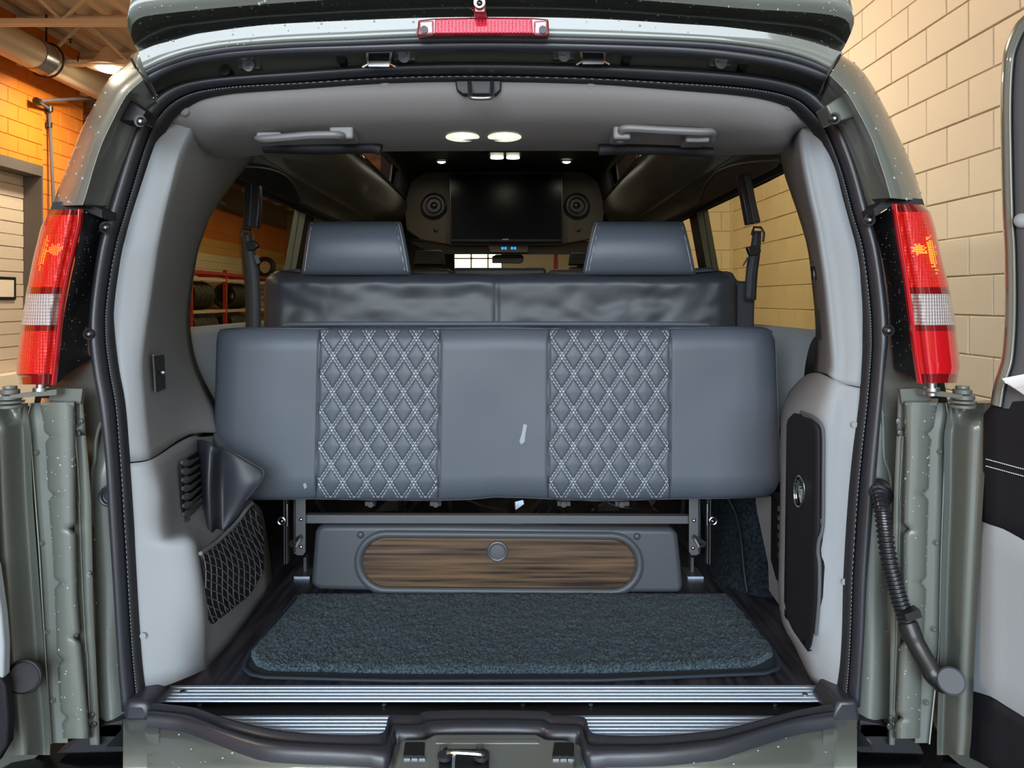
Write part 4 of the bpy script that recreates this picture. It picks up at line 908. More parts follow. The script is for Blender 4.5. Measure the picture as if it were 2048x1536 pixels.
# vent
def YV(x, y): return interp([(352, 1.572), (390, 1.695), (412, 1.77)], x)-.018
vt = pgrid('vent', [(361, 926), (397, 903), (411, 1022), (392, 1040), (367, 1056)], YV, 'black', lt, 16, 8, .003, 0)
for k in range(8):
    MB().tube([P(363+k*.6, 925+k*17.3, YV(364, 0)-.004), P(369+k*.6, 926+k*16.9, YV(370, 0)-.008), P(379+k*.6, 926+k*16.4, YV(380, 0)-.006), P(398+k*1, 916+k*14.6, YV(398, 0)-.001)], [.004, .0085, .006, .003], 10, flat=.6).build('vent_louver', 'trim_dark', vt)
# net pocket
PK = [(404, 1106), (470, 1048), (507, 1012), (526, 1046), (528, 1142), (500, 1190), (427, 1248), (418, 1240)]
def YK(x, y): return .598*F/(CX-x)
pgrid('pocket_opening', PK, lambda x, y: YK(x, y), 'black', lt, 24, 10, .004, 0)
net = thing('cargo_net', P(430, 1240, 1.56), 'dark elastic diamond net stretched over the trim pocket', 'net')
def inside(x, y, poly):
    c = False; n = len(poly)
    for i in range(n):
        x1_, y1_ = poly[i]; x2_, y2_ = poly[(i+1) % n]
        if (y1_ > y) != (y2_ > y) and x < (x2_-x1_)*(y-y1_)/(y2_-y1_)+x1_: c = not c
    return c
def strands(nm, m, poly, fam, Yf_, r):
    mb = MB()
    for pts in fam:
        run = []
        for x, y in pts+[(-1, -1)]:
            if inside(x, y, poly): run.append(P(x, y, Yf_(x, y)))
            else:
                if len(run) > 2: mb.tube(run, r, 5, caps=False)
                run = []
    return tag(mb.build(nm, m, net), kind='stuff')
famA = [[(390+k*11+t*.20-6*math.sin(t/26), 1000+t*1.0) for t in range(0, 260, 4)] for k in range(-8, 16)]
famB = [[(400+t, 960+k*17+t*.62+3*math.sin(t/9.)+t*t*.001) for t in range(0, 135, 3)] for k in range(-3, 20)]
strands('net_strand', 'net_cord', PK, famA, lambda x, y: YK(x, y)-.010, .0011)
strands('net_strand', 'net_cord', PK, famB, lambda x, y: YK(x, y)-.012, .0011)
MB().tube(crs([P(x, y, YK(x, y)-.012) for x, y in ((401, 1107), (430, 1087), (455, 1064), (478, 1040), (492, 1020), (504, 1006))], 4), .0042, 8).build('net_hem', 'net_cord', net)
# switch plate
sw = slab('switch_plate', [P(307, 712, 1.512), P(324, 709, 1.585), P(327, 778, 1.585), P(312, 783, 1.512)], (.003, .004, 0), 'black_plate', van, .001)
MB().tube([P(306, 711, 1.508), P(311, 784, 1.508), P(317, 783, 1.53)], .0018, 6).tube([P(306, 711, 1.508), P(316, 708, 1.54)], .0018, 6).build('plate_border', 'chrome', sw)
MB().tube([P(314, 746, 1.53), P(327, 745, 1.515)], .0042, 8).dome(P(327, 745, 1.515), (.6, -.8, 0), .005, .004, 8).build('switch_lever', 'steel', sw)
MB().disc(P(313, 727, 1.528), (-.8, -.6, 0), .004, .003, 8).disc(P(314, 774, 1.528), (-.8, -.6, 0), .003, .003, 8).disc(P(312, 717, 1.526), (-.8, -.6, 0), .003, .003, 8).build('indicator', 'steel', sw)
loftp('pillar_trim', [
 [(1638, 225, 1.54), (1612, 225, 1.58), (1600, 225, 1.62), (1556, 225, 2.0)],
 [(1636, 255, 1.49), (1612, 258, 1.53), (1600, 262, 1.57), (1556, 262, 1.99)],
 [(1654, 300, 1.465), (1614, 300, 1.49), (1602, 300, 1.53), (1563, 296, 1.98)],
 [(1671, 342, 1.455), (1622, 342, 1.47), (1608, 342, 1.51), (1570, 342, 1.97)],
 [(1684, 393, 1.45), (1634, 393, 1.465), (1618, 393, 1.505), (1587, 393, 1.96)],
 [(1698, 444, 1.445), (1646, 444, 1.46), (1630, 444, 1.50), (1604, 444, 1.95)],
 [(1713, 500, 1.44), (1656, 500, 1.46), (1640, 500, 1.50), (1619, 500, 1.94)],
 [(1723, 568, 1.44), (1666, 568, 1.46), (1650, 568, 1.50), (1627, 568, 1.94)],
 [(1728, 640, 1.44), (1674, 640, 1.46), (1657, 640, 1.50), (1634, 640, 1.93)],
 [(1729, 700, 1.44), (1679, 700, 1.46), (1662, 700, 1.50), (1634, 700, 1.92)],
 [(1726, 740, 1.44), (1680, 738, 1.46), (1663, 733, 1.50), (1632, 724, 1.90)],
 [(1720, 774, 1.44), (1676, 765, 1.46), (1658, 750, 1.50), (1632, 744, 1.86)]], 'trim', thick=.004, flip=True)['label'] = 'light grey moulded trim on the right rear pillar'
rt = loftp('lower_trim', [
 [(1720, 776, 1.44), (1690, 769, 1.45), (1664, 757, 1.47), (1640, 748, 1.55), (1618, 751, 1.68), (1602, 762, 1.80)],
 [(1718, 815, 1.44), (1688, 811, 1.45), (1655, 799, 1.46), (1620, 789, 1.54), (1592, 786, 1.66), (1578, 792, 1.76)],
 [(1714, 860, 1.44), (1685, 858, 1.45), (1645, 852, 1.46), (1604, 846, 1.53), (1574, 842, 1.62), (1565, 846, 1.72)],
 [(1704, 1000, 1.44), (1676, 1000, 1.45), (1640, 1000, 1.46), (1602, 1000, 1.53), (1571, 1000, 1.60), (1564, 1000, 1.70)],
 [(1694, 1216, 1.44), (1668, 1216, 1.45), (1632, 1216, 1.46), (1598, 1216, 1.52), (1568, 1214, 1.58), (1562, 1214, 1.68)],
 [(1690, 1292, 1.44), (1666, 1293, 1.45), (1640, 1294, 1.465), (1616, 1294, 1.49), (1601, 1294, 1.53), (1594, 1295, 1.60)],
 [(1684, 1393, 1.44), (1666, 1386, 1.455), (1652, 1377, 1.47), (1640, 1370, 1.485), (1631, 1363, 1.50), (1625, 1359, 1.53)]], 'trim', nu=4, nv=4, thick=.004, flip=True)
rt['label'] = 'light grey moulded lower corner holding a black panel'
for x, y in ((1708, 849), (1689, 1163)): MB().disc(P(x, y, 1.437), (0, -1, 0), .006, .003, 14).build('trim_screw', 'trim', rt)
def YB(x): return interp([(1560, 1.592), (1568, 1.575), (1600, 1.512), (1635, 1.448), (1650, 1.440)], x)
bp = pgrid('access_panel', [(1573, 848), (1577, 833), (1588, 826), (1600, 828), (1621, 837), (1635, 849), (1642, 866), (1643, 890), (1642, 1010), (1640, 1058), (1633, 1080), (1631, 1105), (1634, 1130), (1633, 1200), (1627, 1270), (1622, 1298), (1616, 1304), (1585, 1260), (1569, 1232), (1568, 1200), (1571, 1000)], lambda x, y: YB(x)-.012, 'door_cloth', rt, 40, 10, .02)
MB().tube(crs([P(x+2, y, YB(x)-.010) for x, y in [(1600, 824), (1624, 834), (1640, 850), (1645, 872), (1645, 950), (1644, 1050), (1636, 1080), (1634, 1105), (1637, 1130), (1636, 1200), (1630, 1270)]], 4), .0035, 8).build('panel_rim', 'trim_dark', rt)
c = [P(x, y, YB(x)-.0165) for x, y in ellipse(1598, 983, 10.5, 31, 28)]
em = MB().tube(c, .0020, 6, closed=True).build('oval_badge', 'chrome', rt)
slab('badge_face', [P(x, y, YB(x)-.0135) for x, y in ellipse(1598, 983, 9.5, 29.5, 28)], (0, .002, 0), 'black_gloss', em)
mb = MB()
for a, b in (((1592, 966), (1597, 971)), ((1596, 963), (1601, 968)), ((1597, 968), (1602, 984)), ((1599, 972), (1600, 992)), ((1602, 978), (1604, 990)), ((1600, 990), (1602, 1004)), ((1596, 976), (1599, 986)), ((1601, 996), (1603, 1006))):
    mb.bar(P(a[0], a[1], YB(a[0])-.0155), P(b[0], b[1], YB(b[0])-.0155), .004, .004)
mb.build('badge_figure', 'steel', em)
# switches and small vent on the right pillar
s1 = slab('switch_bank', [P(1624, 516, 1.83), P(1642, 513, 1.64), P(1648, 575, 1.62), P(1634, 577, 1.78)], (-.004, .006, 0), 'black_plate', van, .001)
for k in (0, 1):
    MB().tube(crs([P(1626+k*8, 534, 1.74-k*.05), P(1629+k*8, 546, 1.735-k*.05), P(1629+k*8, 560, 1.735-k*.05)], 3), [.006, .0075, .0075, .0075, .0075, .0075, .006], 8).build('rocker_switch', 'plastic_black', s1)
s2 = slab('small_vent', [P(1634, 620, 1.80), P(1652, 618, 1.63), P(1656, 680, 1.62), P(1640, 680, 1.76)], (-.004, .006, 0), 'black_plate', van, .001)
for k in range(7): MB().bar(P(1636+k*.8, 626+k*8, 1.76), P(1654+k*.4, 625+k*8, 1.615), .004, .003).build('vent_slat', 'plastic_black', s2, False)
# silver side panel and black plate behind the right corner
slab('side_liner', [P(x, y, Y) for x, y, Y in [(1507, 995, 2.05), (1514, 1015, 2.04), (1525, 1055, 2.02), (1535, 1131, 1.98), (1533, 1176, 1.97), (1566, 1222, 1.87), (1580, 1222, 1.76), (1580, 990, 1.76)]], (.02, .01, 0), 'silver_fabric', van, .004)
bk = slab('sill_badge_plate', [P(1542, 985, 1.86), P(1568, 985, 1.73), P(1568, 1178, 1.73), P(1552, 1160, 1.80), P(1541, 1120, 1.86)], (.006, .004, 0), 'black', van, .002)
for i, yy in enumerate((1012, 1030, 1048, 1066, 1084, 1105)):
    MB().bar(P(1558, yy, 1.77), P(1557.6, yy+10, 1.77), .006, .006).build('badge_letter', 'steel', bk, False)
# headliner over the opening
TOPH = [(333, 228), (372, 205), (415, 192), (470, 183), (530, 179), (640, 172), (780, 165), (960, 162), (1180, 166), (1300, 174), (1400, 181), (1480, 187), (1550, 200), (1600, 222), (1628, 246)]
BOTH = [(334, 238), (377, 262), (397, 288), (424, 304), (462, 308), (560, 298), (760, 294), (960, 293), (1180, 293), (1330, 297), (1420, 301), (1500, 300), (1563, 296), (1588, 262), (1627, 246)]
def hrow(t, Y, edge=1.0):
    r = []
    for i, ((a, b), (c, d)) in enumerate(zip(TOPH, BOTH)):
        k = min(i, len(TOPH)-1-i); Yk = lerp(1.50, Y, min(1, k/4)); r.append((lerp(a, c, t), lerp(b, d, t), Yk))
    return r
hl = loftp('headliner', [hrow(-.03, 1.53), hrow(.04, 1.505), hrow(.25, 1.51), hrow(.55, 1.55), hrow(.8, 1.62), hrow(.94, 1.68), hrow(1.0, 1.74), [(x, y+2, Y+.06) for x, y, Y in hrow(1.0, 1.78)], [(x, y-60, Y+.10) for x, y, Y in hrow(1.0, 1.80)]], 'headliner', nu=4, nv=4, thick=.003)
hl['label'] = 'grey cloth header panel over the rear opening'
for x, y, Y in ((368, 221, 1.495), (1578, 211, 1.495), (770, 171, 1.50), (1182, 172, 1.50)):
    MB().dome(P(x, y, Y+.004), (0, -1, 0), .0105, .005, 20).build('trim_button', 'headliner', hl)
lc = pslab('latch_recess', [(910, 160), (1003, 160), (1002, 180), (992, 189), (925, 189), (913, 180)], 1.49, .02, 'black', hl, .003)
MB().tube(crs([P(939, 165, 1.49), P(940, 180, 1.47), P(941, 192, 1.455), P(947, 196, 1.45), P(976, 196, 1.45), P(983, 192, 1.455), P(984, 180, 1.47), P(984, 165, 1.49)], 4), .0042, 10).build('latch_loop', 'steel', lc)
def HY_(px, py):   # header surface depth
    for i in range(len(TOPH)-1):
        pass
    a = interp(TOPH, px); b = interp(BOTH, px); t = (py-a)/(b-a); return interp([(-.03, 1.53), (.04, 1.505), (.25, 1.51), (.55, 1.55), (.8, 1.62), (.94, 1.68), (1, 1.74)], t)
lb = slab('dome_lamp', [P(x, y, HY_(x, y)-.008) for x, y in ellipse(970, 273, 86, 13, 36)], (0, .012, .0), 'headliner_handle', hl, .002)
for x in (925, 1009):
    slab('lamp_lens', [P(a, b, HY_(a, b)-.013) for a, b in ellipse(x, 274, 34, 9.5, 26)], (0, .006, 0), 'led_lens', lb, .001)
    MB().dome(P(x, 271, 1.62), (0, -1, -.3), .008, .003, 12).dome(P(x-14, 271, 1.62), (0, -1, -.3), .005, .003, 12).dome(P(x+14, 272, 1.62), (0, -1, -.3), .005, .003, 12).build('led', 'led', lb)
def handle(x0, x1, yb, yt, pts, m2):
    h = MB().tube(crs([P(*q) for q in pts], 5), .0105, 10, flat=.8).build('grab_handle', 'headliner_handle', hl); h['label'] = 'moulded grey grab handle'
    for a, b in m2:
        slab('handle_mount', [P(x, y, 1.575) for x, y in rrect(a[0], a[1], b[0], b[1], 5)], (0, .06, 0), 'headliner_handle', h, .004)
    return h
handle(515, 718, 0, 0, [(518, 276, 1.60), (528, 278, 1.575), (560, 276, 1.565), (620, 271, 1.56), (670, 270, 1.56), (682, 272, 1.575), (690, 274, 1.60)], [((512, 263), (562, 276)), ((658, 251), (706, 277))])
handle(1228, 1430, 0, 0, [(1240, 280, 1.60), (1245, 262, 1.575), (1256, 257, 1.565), (1330, 261, 1.56), (1400, 264, 1.56), (1422, 265, 1.57), (1421, 278, 1.60)], [((1227, 249), (1262, 278)), ((1372, 258), (1420, 284))])
for pts in ([(528, 291, 1.70), (600, 293, 1.70), (680, 293, 1.70), (740, 291, 1.70), (762, 296, 1.70)], [(1198, 296, 1.70), (1240, 294, 1.70), (1330, 295, 1.70), (1400, 299, 1.70), (1424, 301, 1.70)]):
    MB().tube(crs([P(x, y+4, Y-.02) for x, y, Y in pts], 4), .0125, 10).build('foam_pad', 'rubber_matte', hl)
# ================================================================ interior shell
cx0 = -.045
zf = ZC-.75
lb_ = [(-.72, 1.47), (-.66, 1.6)]
fl = MB().box((-.78, 1.50, ZC-.785), (.70, 5.3, ZC-.75)).build('cargo_floor', 'floor_wood', van, False); fl['label'] = 'dark wood-grain vinyl floor'
corner = MB().box((-.76, 1.40, ZC-.79), (.68, 1.52, ZC-.769)).build('floor_edge', 'carpet_black', van, False)
YS = (1.98, 2.3, 2.8, 3.4, 4.0, 4.65)
for s in (-1, 1):
    def X(x): return cx0+s*x
    def ln(nm, prof, m, ys=YS, nu=3, p=van, flip=False):
        return loft(nm, [[Vector((X(x), Y, ZC+z)) for x, z in prof] for Y in ys], m, p, nu, 1, thick=.004)
    ln('wall_carpet', [(.74, -.76), (.745, -.5), (.75, -.34)], 'carpet_black', nu=1, ys=(1.98, 5.3))
    ln('side_armrest', [(.75, -.34), (.745, -.30), (.765, -.22), (.775, -.15), (.79, -.10), (.815, -.082), (.86, -.08)], 'trim', ys=(1.93, 5.3))
    ln('window_header', [(.83, .375), (.795, .352), (.775, .36), (.77, .39)], 'rubber_matte', nu=2, ys=(1.95, 5.3))
    ln('overhead_panel', [(.775, .37), (.76, .40), (.735, .425), (.71, .436)], 'soffit', ys=(1.88, 4.65))
    ln('overhead_duct', [(.715, .432), (.69, .434), (.645, .46), (.605, .50), (.585, .55), (.59, .59), (.61, .60)], 'soffit', ys=(1.88, 4.65))
    ln('cap_rail', [(.605, .60), (.588, .605), (.585, .612)], 'black_gloss', ys=(1.8, 4.65), nu=1)
    for ya, yb in ((1.75, 1.9), (2.9, 3.05), (4.22, 4.65)):
        slab('cap_post', [Vector((X(x), Y, ZC+z)) for x, z, Y in ((.59, .60, ya), (.565, .705, ya), (.565, .705, yb), (.59, .60, yb))], (s*.02, 0, 0), 'ceiling_cloth', van, .004)
    for ya, yb in ((1.9, 2.9), (3.05, 4.22)):
        g_ = slab('cap_window', [Vector((X(x), Y, ZC+z)) for x, z, Y in ((.60, .60, ya), (.575, .705, ya), (.575, .705, yb), (.60, .60, yb))], (s*.004, 0, 0), 'smoke_glass', van)
    ln('cap_wall', [(.566, .70), (.555, .73), (.53, .755), (.4, .765), (0, .77)], 'ceiling_cloth', ys=(1.78, 4.65))
    # stitched oval pad on the overhead panel
    pts = []
    for k in range(17):
        a = math.pi*k/16; f = k/16
        pts.append((lerp(2.15, 2.95, f) if s < 0 else lerp(2.05, 2.95, f), math.sin(a)))
    poly = [Vector((X(.765-.045*h*1.0), Y, ZC+.385+.045*h)) for Y, h in pts]+[Vector((X(.772), Y, ZC+.372)) for Y, h in pts[::-1][1:-1]]
    pad = slab('overhead_pad', poly, (-s*.008, 0, -.012), 'leather_dark' if s < 0 else 'soffit', van, .003)
    MB().tube([Vector((X(.757-.045*h), Y, ZC+.371+.045*h)) for Y, h in pts], .0035, 6).tube([Vector((X(.765-.030*h), Y, ZC+.366+.030*h)) for Y, h in pts], .0018, 6).build('pad_piping', 'soffit', pad)
# outer roof skin above liner
MB().box((-.72, 1.75, ZC+.80), (.63, 5.6, ZC+.83)).build('roof_skin', 'ceiling_cloth', van, False)
# TV bulkhead
bk = slab('tv_bulkhead', [Vector((cx0+x, 4.62, ZC+z)) for x, z in [(-.56, .71), (-.60, .56), (-.585, .42), (-.50, .36), (-.30, .325), (.30, .325), (.50, .36), (.585, .42), (.60, .56), (.56, .71), (.45, .78), (-.45, .78)]], (0, .1, 0), 'bulkhead_cloth', van, .006)
for px in (868, 1153):
    c = P(px, 411, 4.60)
    sp_ = MB().ring(c, (0, 1, 0), .068, .008, 28).disc(c, (0, -1, 0), .066, .002, 28).build('speaker', 'black_plate', bk)
    MB().ring(c, (0, 1, 0), .045, .007, 24).dome(c+Vector((0, -.002, 0)), (0, -1, 0), .022, .012).build('speaker_cone', 'plastic_black', sp_)
for px in (872, 1156): MB().dome(P(px, 458, 4.61), (0, -1, 0), .014, .006).build('sensor_button', 'trim_dark', bk)
tv = thing('television', P(1012, 483, 4.55), 'black flat-screen television mounted between two round speakers', 'television')
slab('tv_frame', [P(898, 345, 4.56), P(1126, 345, 4.56), P(1126, 484, 4.56), P(900, 484, 4.56)], (0, .05, 0), 'black_plate', tv, .003)
slab('screen', [P(901, 348, 4.555), P(1123, 348, 4.555), P(1123, 478, 4.555), P(903, 478, 4.555)], (0, .01, 0), 'screen', tv)
MB().box(P(1005, 480, 4.554), P(1017, 477.5, 4.56)).build('maker_badge', 'label_silver', tv, False)
MB().disc(P(1012, 481.5, 4.557), (0, -1, 0), .003, .002, 8).build('standby_light', 'red_lens_smooth', tv)
# ceiling spots
for px, py in ((883, 321), (1133, 321)):
    Y = .762*F/(HY-py); c = Vector(((px-CX)*Y/F, Y, ZC+.757))
    o = MB().ring(c, (0, 0, 1), .028, .004, 20).build('ceiling_spot', 'chrome', van); MB().dome(c, (0, 0, -1), .024, .012, 14).build('spot_lens', 'led', o)
lt_ = MB().box((-.14, 3.9, ZC+.745), (.05, 4.02, ZC+.765)).build('ceiling_lamp', 'black_plate', van)
for px in (994, 1026):
    c = Vector(((px-CX)*4.0/F, 4.0, ZC+.742)); slab('lamp_lens', [c+Vector((x, y, 0)) for x, y in ellipse(0, 0, .034, .03, 18)], (0, 0, -.01), 'led', lt_)
for x, y, e in ((-.045, 3.95, .8), (-.40, 4.2, .5), (.31, 4.2, .5), (-.045, 2.6, .0)):
    if e:
        l = bpy.data.lights.new('cabin_spot', 'AREA'); l.size = .06; l.energy = e*1.3; l.color = (1, .95, .75)
        o = bpy.data.objects.new('cabin_spot', l); o.location = (x, y, ZC+.72); COL.objects.link(o)
# front cab: pillars, dash, windscreen, mirror, console
fr = MB()
fr.slab([P(820, 484, 4.75), P(1200, 484, 4.75), P(1195, 500, 4.75), P(1172, 503, 4.75), P(1155, 508, 4.75), P(885, 508, 4.75), P(860, 505, 4.75)], (0, .05, 0))
hd = fixn(fr.build('front_header', 'soffit', van)); 
for s in (-1, 1):
    slab('front_pillar', [Vector((cx0+s*x, 5.3, ZC+z)) for x, z in [(.36+ (.14 if s > 0 else 0), .40), (.34+(.14 if s > 0 else 0), .0), (.34+(.14 if s > 0 else 0), -.75), (.95, -.75), (.95, -.1), (.90, .42)]], (0, .08, 0), 'rubber_matte', van)
MB().box((-.9, 5.2, ZC-.75), (.85, 5.5, ZC+.12)).build('dashboard', 'plastic_black', van)
slab('windscreen', [Vector((-.75, 5.6, ZC+.10)), Vector((.70, 5.6, ZC+.10)), Vector((.66, 5.35, ZC+.46)), Vector((-.72, 5.35, ZC+.46))], (0, .006, .002), 'clear_glass', van)
MB().box((-.9, 5.3, ZC+.42), (.85, 5.45, ZC+1.0)).build('front_bulkhead', 'ceiling_cloth', van)
cs = slab('overhead_console', [P(976, 489, 4.6), P(1058, 489, 4.6), P(1055, 505, 4.6), P(980, 505, 4.6)], (0, .06, 0), 'bulkhead_cloth', van, .003)
for px in (1005, 1011, 1024, 1030): MB().box(P(px-2.2, 499, 4.597), P(px+2.2, 494, 4.60)).build('display_digit', 'blue_led', cs, False)
pslab('rear_view_mirror', [(984, 513), (992, 509), (1043, 509), (1048, 514), (1046, 524), (1040, 527), (984, 526)], 4.9, .03, 'black_gloss', van, .004)
# second row of seats
sg = thing('second_row_seat', (-.045, 3.3, zf), 'dark seat row whose tops show between the two headrests', 'seat')
for a, b, t in ((822, 903, 537), (905, 1094, 535), (1097, 1196, 538)):
    slab('seat_back', [P(a, 700, 3.2), P(b, 700, 3.2), P(b-1, t+2, 3.2), P(b-8, t, 3.2), P(a+6, t, 3.2), P(a, t+3, 3.2)], (0, .14, 0), 'seat_second', sg, .018)
MB().box((-.52, 3.2, zf), (.45, 3.7, zf+.42)).build('seat_base', 'black', sg, False)
for a, b, t in ((828, 888, 500), (1140, 1188, 505)):
    c_ = thing('captain_chair', P((a+b)/2, 600, 4.3), 'black front chair seen through the gap near the '+('speaker-side bulkhead' if a < 900 else 'red ladder'), 'seat')
    slab('seat_back', [P(a, 900, 4.2), P(b, 900, 4.2), P(b, 545, 4.2), P(b-3, 535, 4.2), P(a, 533, 4.2)], (0, .15, 0), 'black', c_, .01)
    slab('headrest', [P(a-2, 530, 4.2), P(b, 530, 4.2), P(b-2, t+4, 4.2), P(b-6, t, 4.2), P(a+2, t, 4.2)], (0, .1, 0), 'black', c_, .01)
# ================================================================ folding bench
bench = thing('folding_bench', (-.045, 2.1, zf), 'black leather folding bench with quilted cushion and two headrests behind the mat', 'bench seat')
Yc = 1.86; mpp = Yc/F
QT = 657; 
ETOP = [(430, 668), (436, 661), (446, 658), (500, 656), (640, 657), (760, 655), (880, 656), (1000, 655), (1098, 657), (1220, 654), (1340, 656), (1450, 654), (1525, 655), (1540, 659), (1549, 668), (1555, 690)]
EBOT = [(424, 985), (436, 992), (450, 997), (520, 999), (630, 998), (740, 1000), (870, 1001), (940, 999), (990, 994), (1060, 996), (1100, 998), (1200, 1002), (1340, 998), (1450, 997), (1530, 994), (1550, 988), (1562, 975)]
def LX_(y): return interp([(655, 440), (662, 435), (675, 433), (800, 430), (870, 427), (985, 425), (1000, 432)], y)
def RX_(y): return interp([(655, 1540), (668, 1550), (690, 1552), (800, 1556), (960, 1562), (978, 1561), (990, 1552), (1000, 1540)], y)
def SEAMS(y): t = (y-655)/345; return [640-8*t, 880-4*t, 1098-2*t, 1340-1*t]
def qdist(x, y, pi):
    t = (y-655)/345; s = SEAMS(y); c = (s[0]+s[1])/2+2 if pi == 0 else (s[2]+s[3])/2
    u = (x-c)/23.7; v = (y-712)/36.1
    a = (u+v) ; b = (u-v)    # lines where a or b is an even integer
    fa = abs((a % 2)-1); fb = abs((b % 2)-1)   # 1 on the line
    return fa, fb, a, b
def csurf(x, y):
    """depth of the cushion face"""
    l, r, t, b = LX_(y), RX_(y), interp(ETOP, x), interp(EBOT, x)
    d = 0.0
    for e in (x-l, r-x, y-t, b-y):
        q = max(0, min(1, e/46)); d += .034*(1-math.sqrt(max(0, 1-(1-q)**2)))
    d = min(d, .055)
    s = SEAMS(y)
    for q in s: d += .006*math.exp(-((x-q)/3.0)**2)
    for i, (a, bb) in enumerate(((s[0], s[1]), (s[2], s[3]))):
        if a < x < bb:
            fa, fb, _, _ = qdist(x, y, i)
            m = max(fa, fb); k = max(0, min(1, (m-.70)/.16)); ed = min(1, (x-a)/10, (bb-x)/10)
            d += .0050*(k*k*(3-2*k))-.0025*(1-m)*1.2
    d += .0018*math.sin(x*.017+y*.011)+.001*noise.noise(Vector((x*.01, y*.012, 0)))
    return Yc-.055+d
nx, ny = 430, 130
V = []; Fc = []
xs = [k/(nx-1) for k in range(nx)]
for j in range(ny):
    v = j/(ny-1); v = v+.0*0
    vv = .5-.5*math.cos(math.pi*v); v = lerp(v, vv, .35)
    for u in xs:
        y0_ = lerp(656, 998, v); l, r = LX_(y0_), RX_(y0_); uu = lerp(u, .5-.5*math.cos(math.pi*u), .12)
        x = lerp(l, r, uu); y = lerp(interp(ETOP, x), interp(EBOT, x), v)
        V.append(P(x, y, csurf(x, y)))
for j in range(ny-1):
    for i in range(nx-1): Fc.append((j*nx+i, j*nx+i+1, (j+1)*nx+i+1, (j+1)*nx+i))
# back of the cushion
n0 = len(V)
ring = [i for i in range(nx)]+[j*nx+nx-1 for j in range(1, ny)]+[(ny-1)*nx+i for i in range(nx-2, -1, -1)]+[j*nx for j in range(ny-2, 0, -1)]
for i in ring:
    p = V[i].copy(); V.append(Vector((p.x*1.0, Yc+.08, p.z)))
for k in range(len(ring)): Fc.append((ring[k], n0+k, n0+(k+1) % len(ring), ring[(k+1) % len(ring)]))
cush = mesh('seat_cushion', V, Fc, 'leather', bench); fixn(cush); cush['label'] = 'folded seat cushion with two quilted diamond panels'
# stitches on the quilted panels
mb = MB()
def dash(p, q, w=.0011):
    t = (q-p).normalized(); up = Vector((0, -1, 0)); a = t.cross(up).normalized()*w/2; h = Vector((0, -.0012, 0))
    V = [p-a, p+a, q+a, q-a]; mb.add(V+[v+h for v in V], [(4, 5, 6, 7), (0, 4, 7, 3), (1, 2, 6, 5), (0, 1, 5, 4), (3, 7, 6, 2)])
for i in (0, 1):
    for fam in (1, -1):
        for k in range(-22, 24, 2):
            for off in (-.145, .145):
                # line: u + fam*v = k + off*2
                y = 655.0
                while y < 1001:
                    def pt(yy):
                        s = SEAMS(yy); c = (s[0]+s[1])/2+2 if i == 0 else (s[2]+s[3])/2
                        return c+23.7*((k+off)-fam*(yy-712)/36.1*1.0)
                    xx = pt(y); x2 = pt(y+3.9); s = SEAMS(y)
                    a, bb = (s[0], s[1]) if i == 0 else (s[2], s[3])
                    t0, b0 = interp(ETOP, xx), interp(EBOT, xx)
                    if a+2 < xx < bb-2 and a+2 < x2 < bb-2 and y > t0+1 and y+3.9 < b0-1:
                        dash(P(xx, y, csurf(xx, y)-.0002), P(x2, y+3.9, csurf(x2, y+3.9)-.0002))
                    y += 6.0
tag(mb.build('quilt_stitch', 'thread', cush, False), kind='stuff')
mb = MB()
for si_ in range(4):
    mb.tube([P(SEAMS(y)[si_], y, csurf(SEAMS(y)[si_], y)-.001) for y in range(659, 998, 6)], .0016, 6)
mb.tube([P(x, interp(ETOP, x)+.5, csurf(x, interp(ETOP, x)+.5)-.001) for x in range(440, 1545, 12)], .0016, 6)
mb.tube([P(x, interp(EBOT, x)-.5, csurf(x, interp(EBOT, x)-.5)-.001) for x in range(434, 1548, 12)], .0018, 6)
mb.build('seam_piping', 'piping', cush)
mb = MB()
y = 690
while y < 975:
    mb.bar(P(RX_(y)-.8, y, csurf(RX_(y)-1, y)-.001), P(RX_(y+2.5)-.8, y+2.5, csurf(RX_(y)-1, y)-.001), .0009, .0009); y += 4.2
tag(mb.build('edge_stitch', 'thread_dim', cush, False), kind='stuff')
slab('scuff_mark', [P(x, y, csurf(x, y)-.0006) for x, y in [(1047, 848), (1054, 850), (1051, 866), (1049, 884), (1042, 889), (1039, 882), (1044, 866)]], (0, .0005, 0), 'smudge', cush)
slab('scuff_mark', [P(x, y, csurf(x, y)-.0006) for x, y in [(606, 968), (611, 966), (614, 974), (609, 978)]], (0, .0005, 0), 'smudge', cush)
# backrest
Yb = 2.12
def bface(x, y):
    l, r, t, b = 527, 1474, 545, 690
    d = 0
    for e, w in ((x-l, 40), (r-x, 40), (y-t, 34)):
        q = max(0, min(1, e/w)); d += .05*(1-math.sqrt(max(0, 1-(1-q)**2)))
    d += .006*math.exp(-((x-992)/3)**2)
    d += .005*math.exp(-((y-600)/22)**2)*(.6+.5*math.sin(x*.016))-.004*math.exp(-((y-562)/10)**2)
    d += .004*noise.noise(Vector((x*.02, y*.03, 1)))+.0018*noise.noise(Vector((x*.035+y*.03, y*.03-x*.012, 5)))*(1 if x > 1250 or x < 660 else .3)
    return Yb-.03+d
V = []; Fc = []; nx, ny = 200, 34
for j in range(ny):
    y = lerp(0, 1, j/(ny-1))
    for i in range(nx):
        u = i/(nx-1); x = lerp(528, 1474, u)
        cr2 = 24*(1-math.sqrt(max(0, 1-max(0, (1-min(1, min(x-528, 1474-x)/30)))**2)))
        top = interp([(528, 546), (560, 541), (620, 545), (820, 546), (990, 548), (1170, 545), (1390, 545), (1440, 541), (1474, 548)], x)+cr2
        yy = lerp(top, 692, y); V.append(P(x, yy, bface(x, yy)))
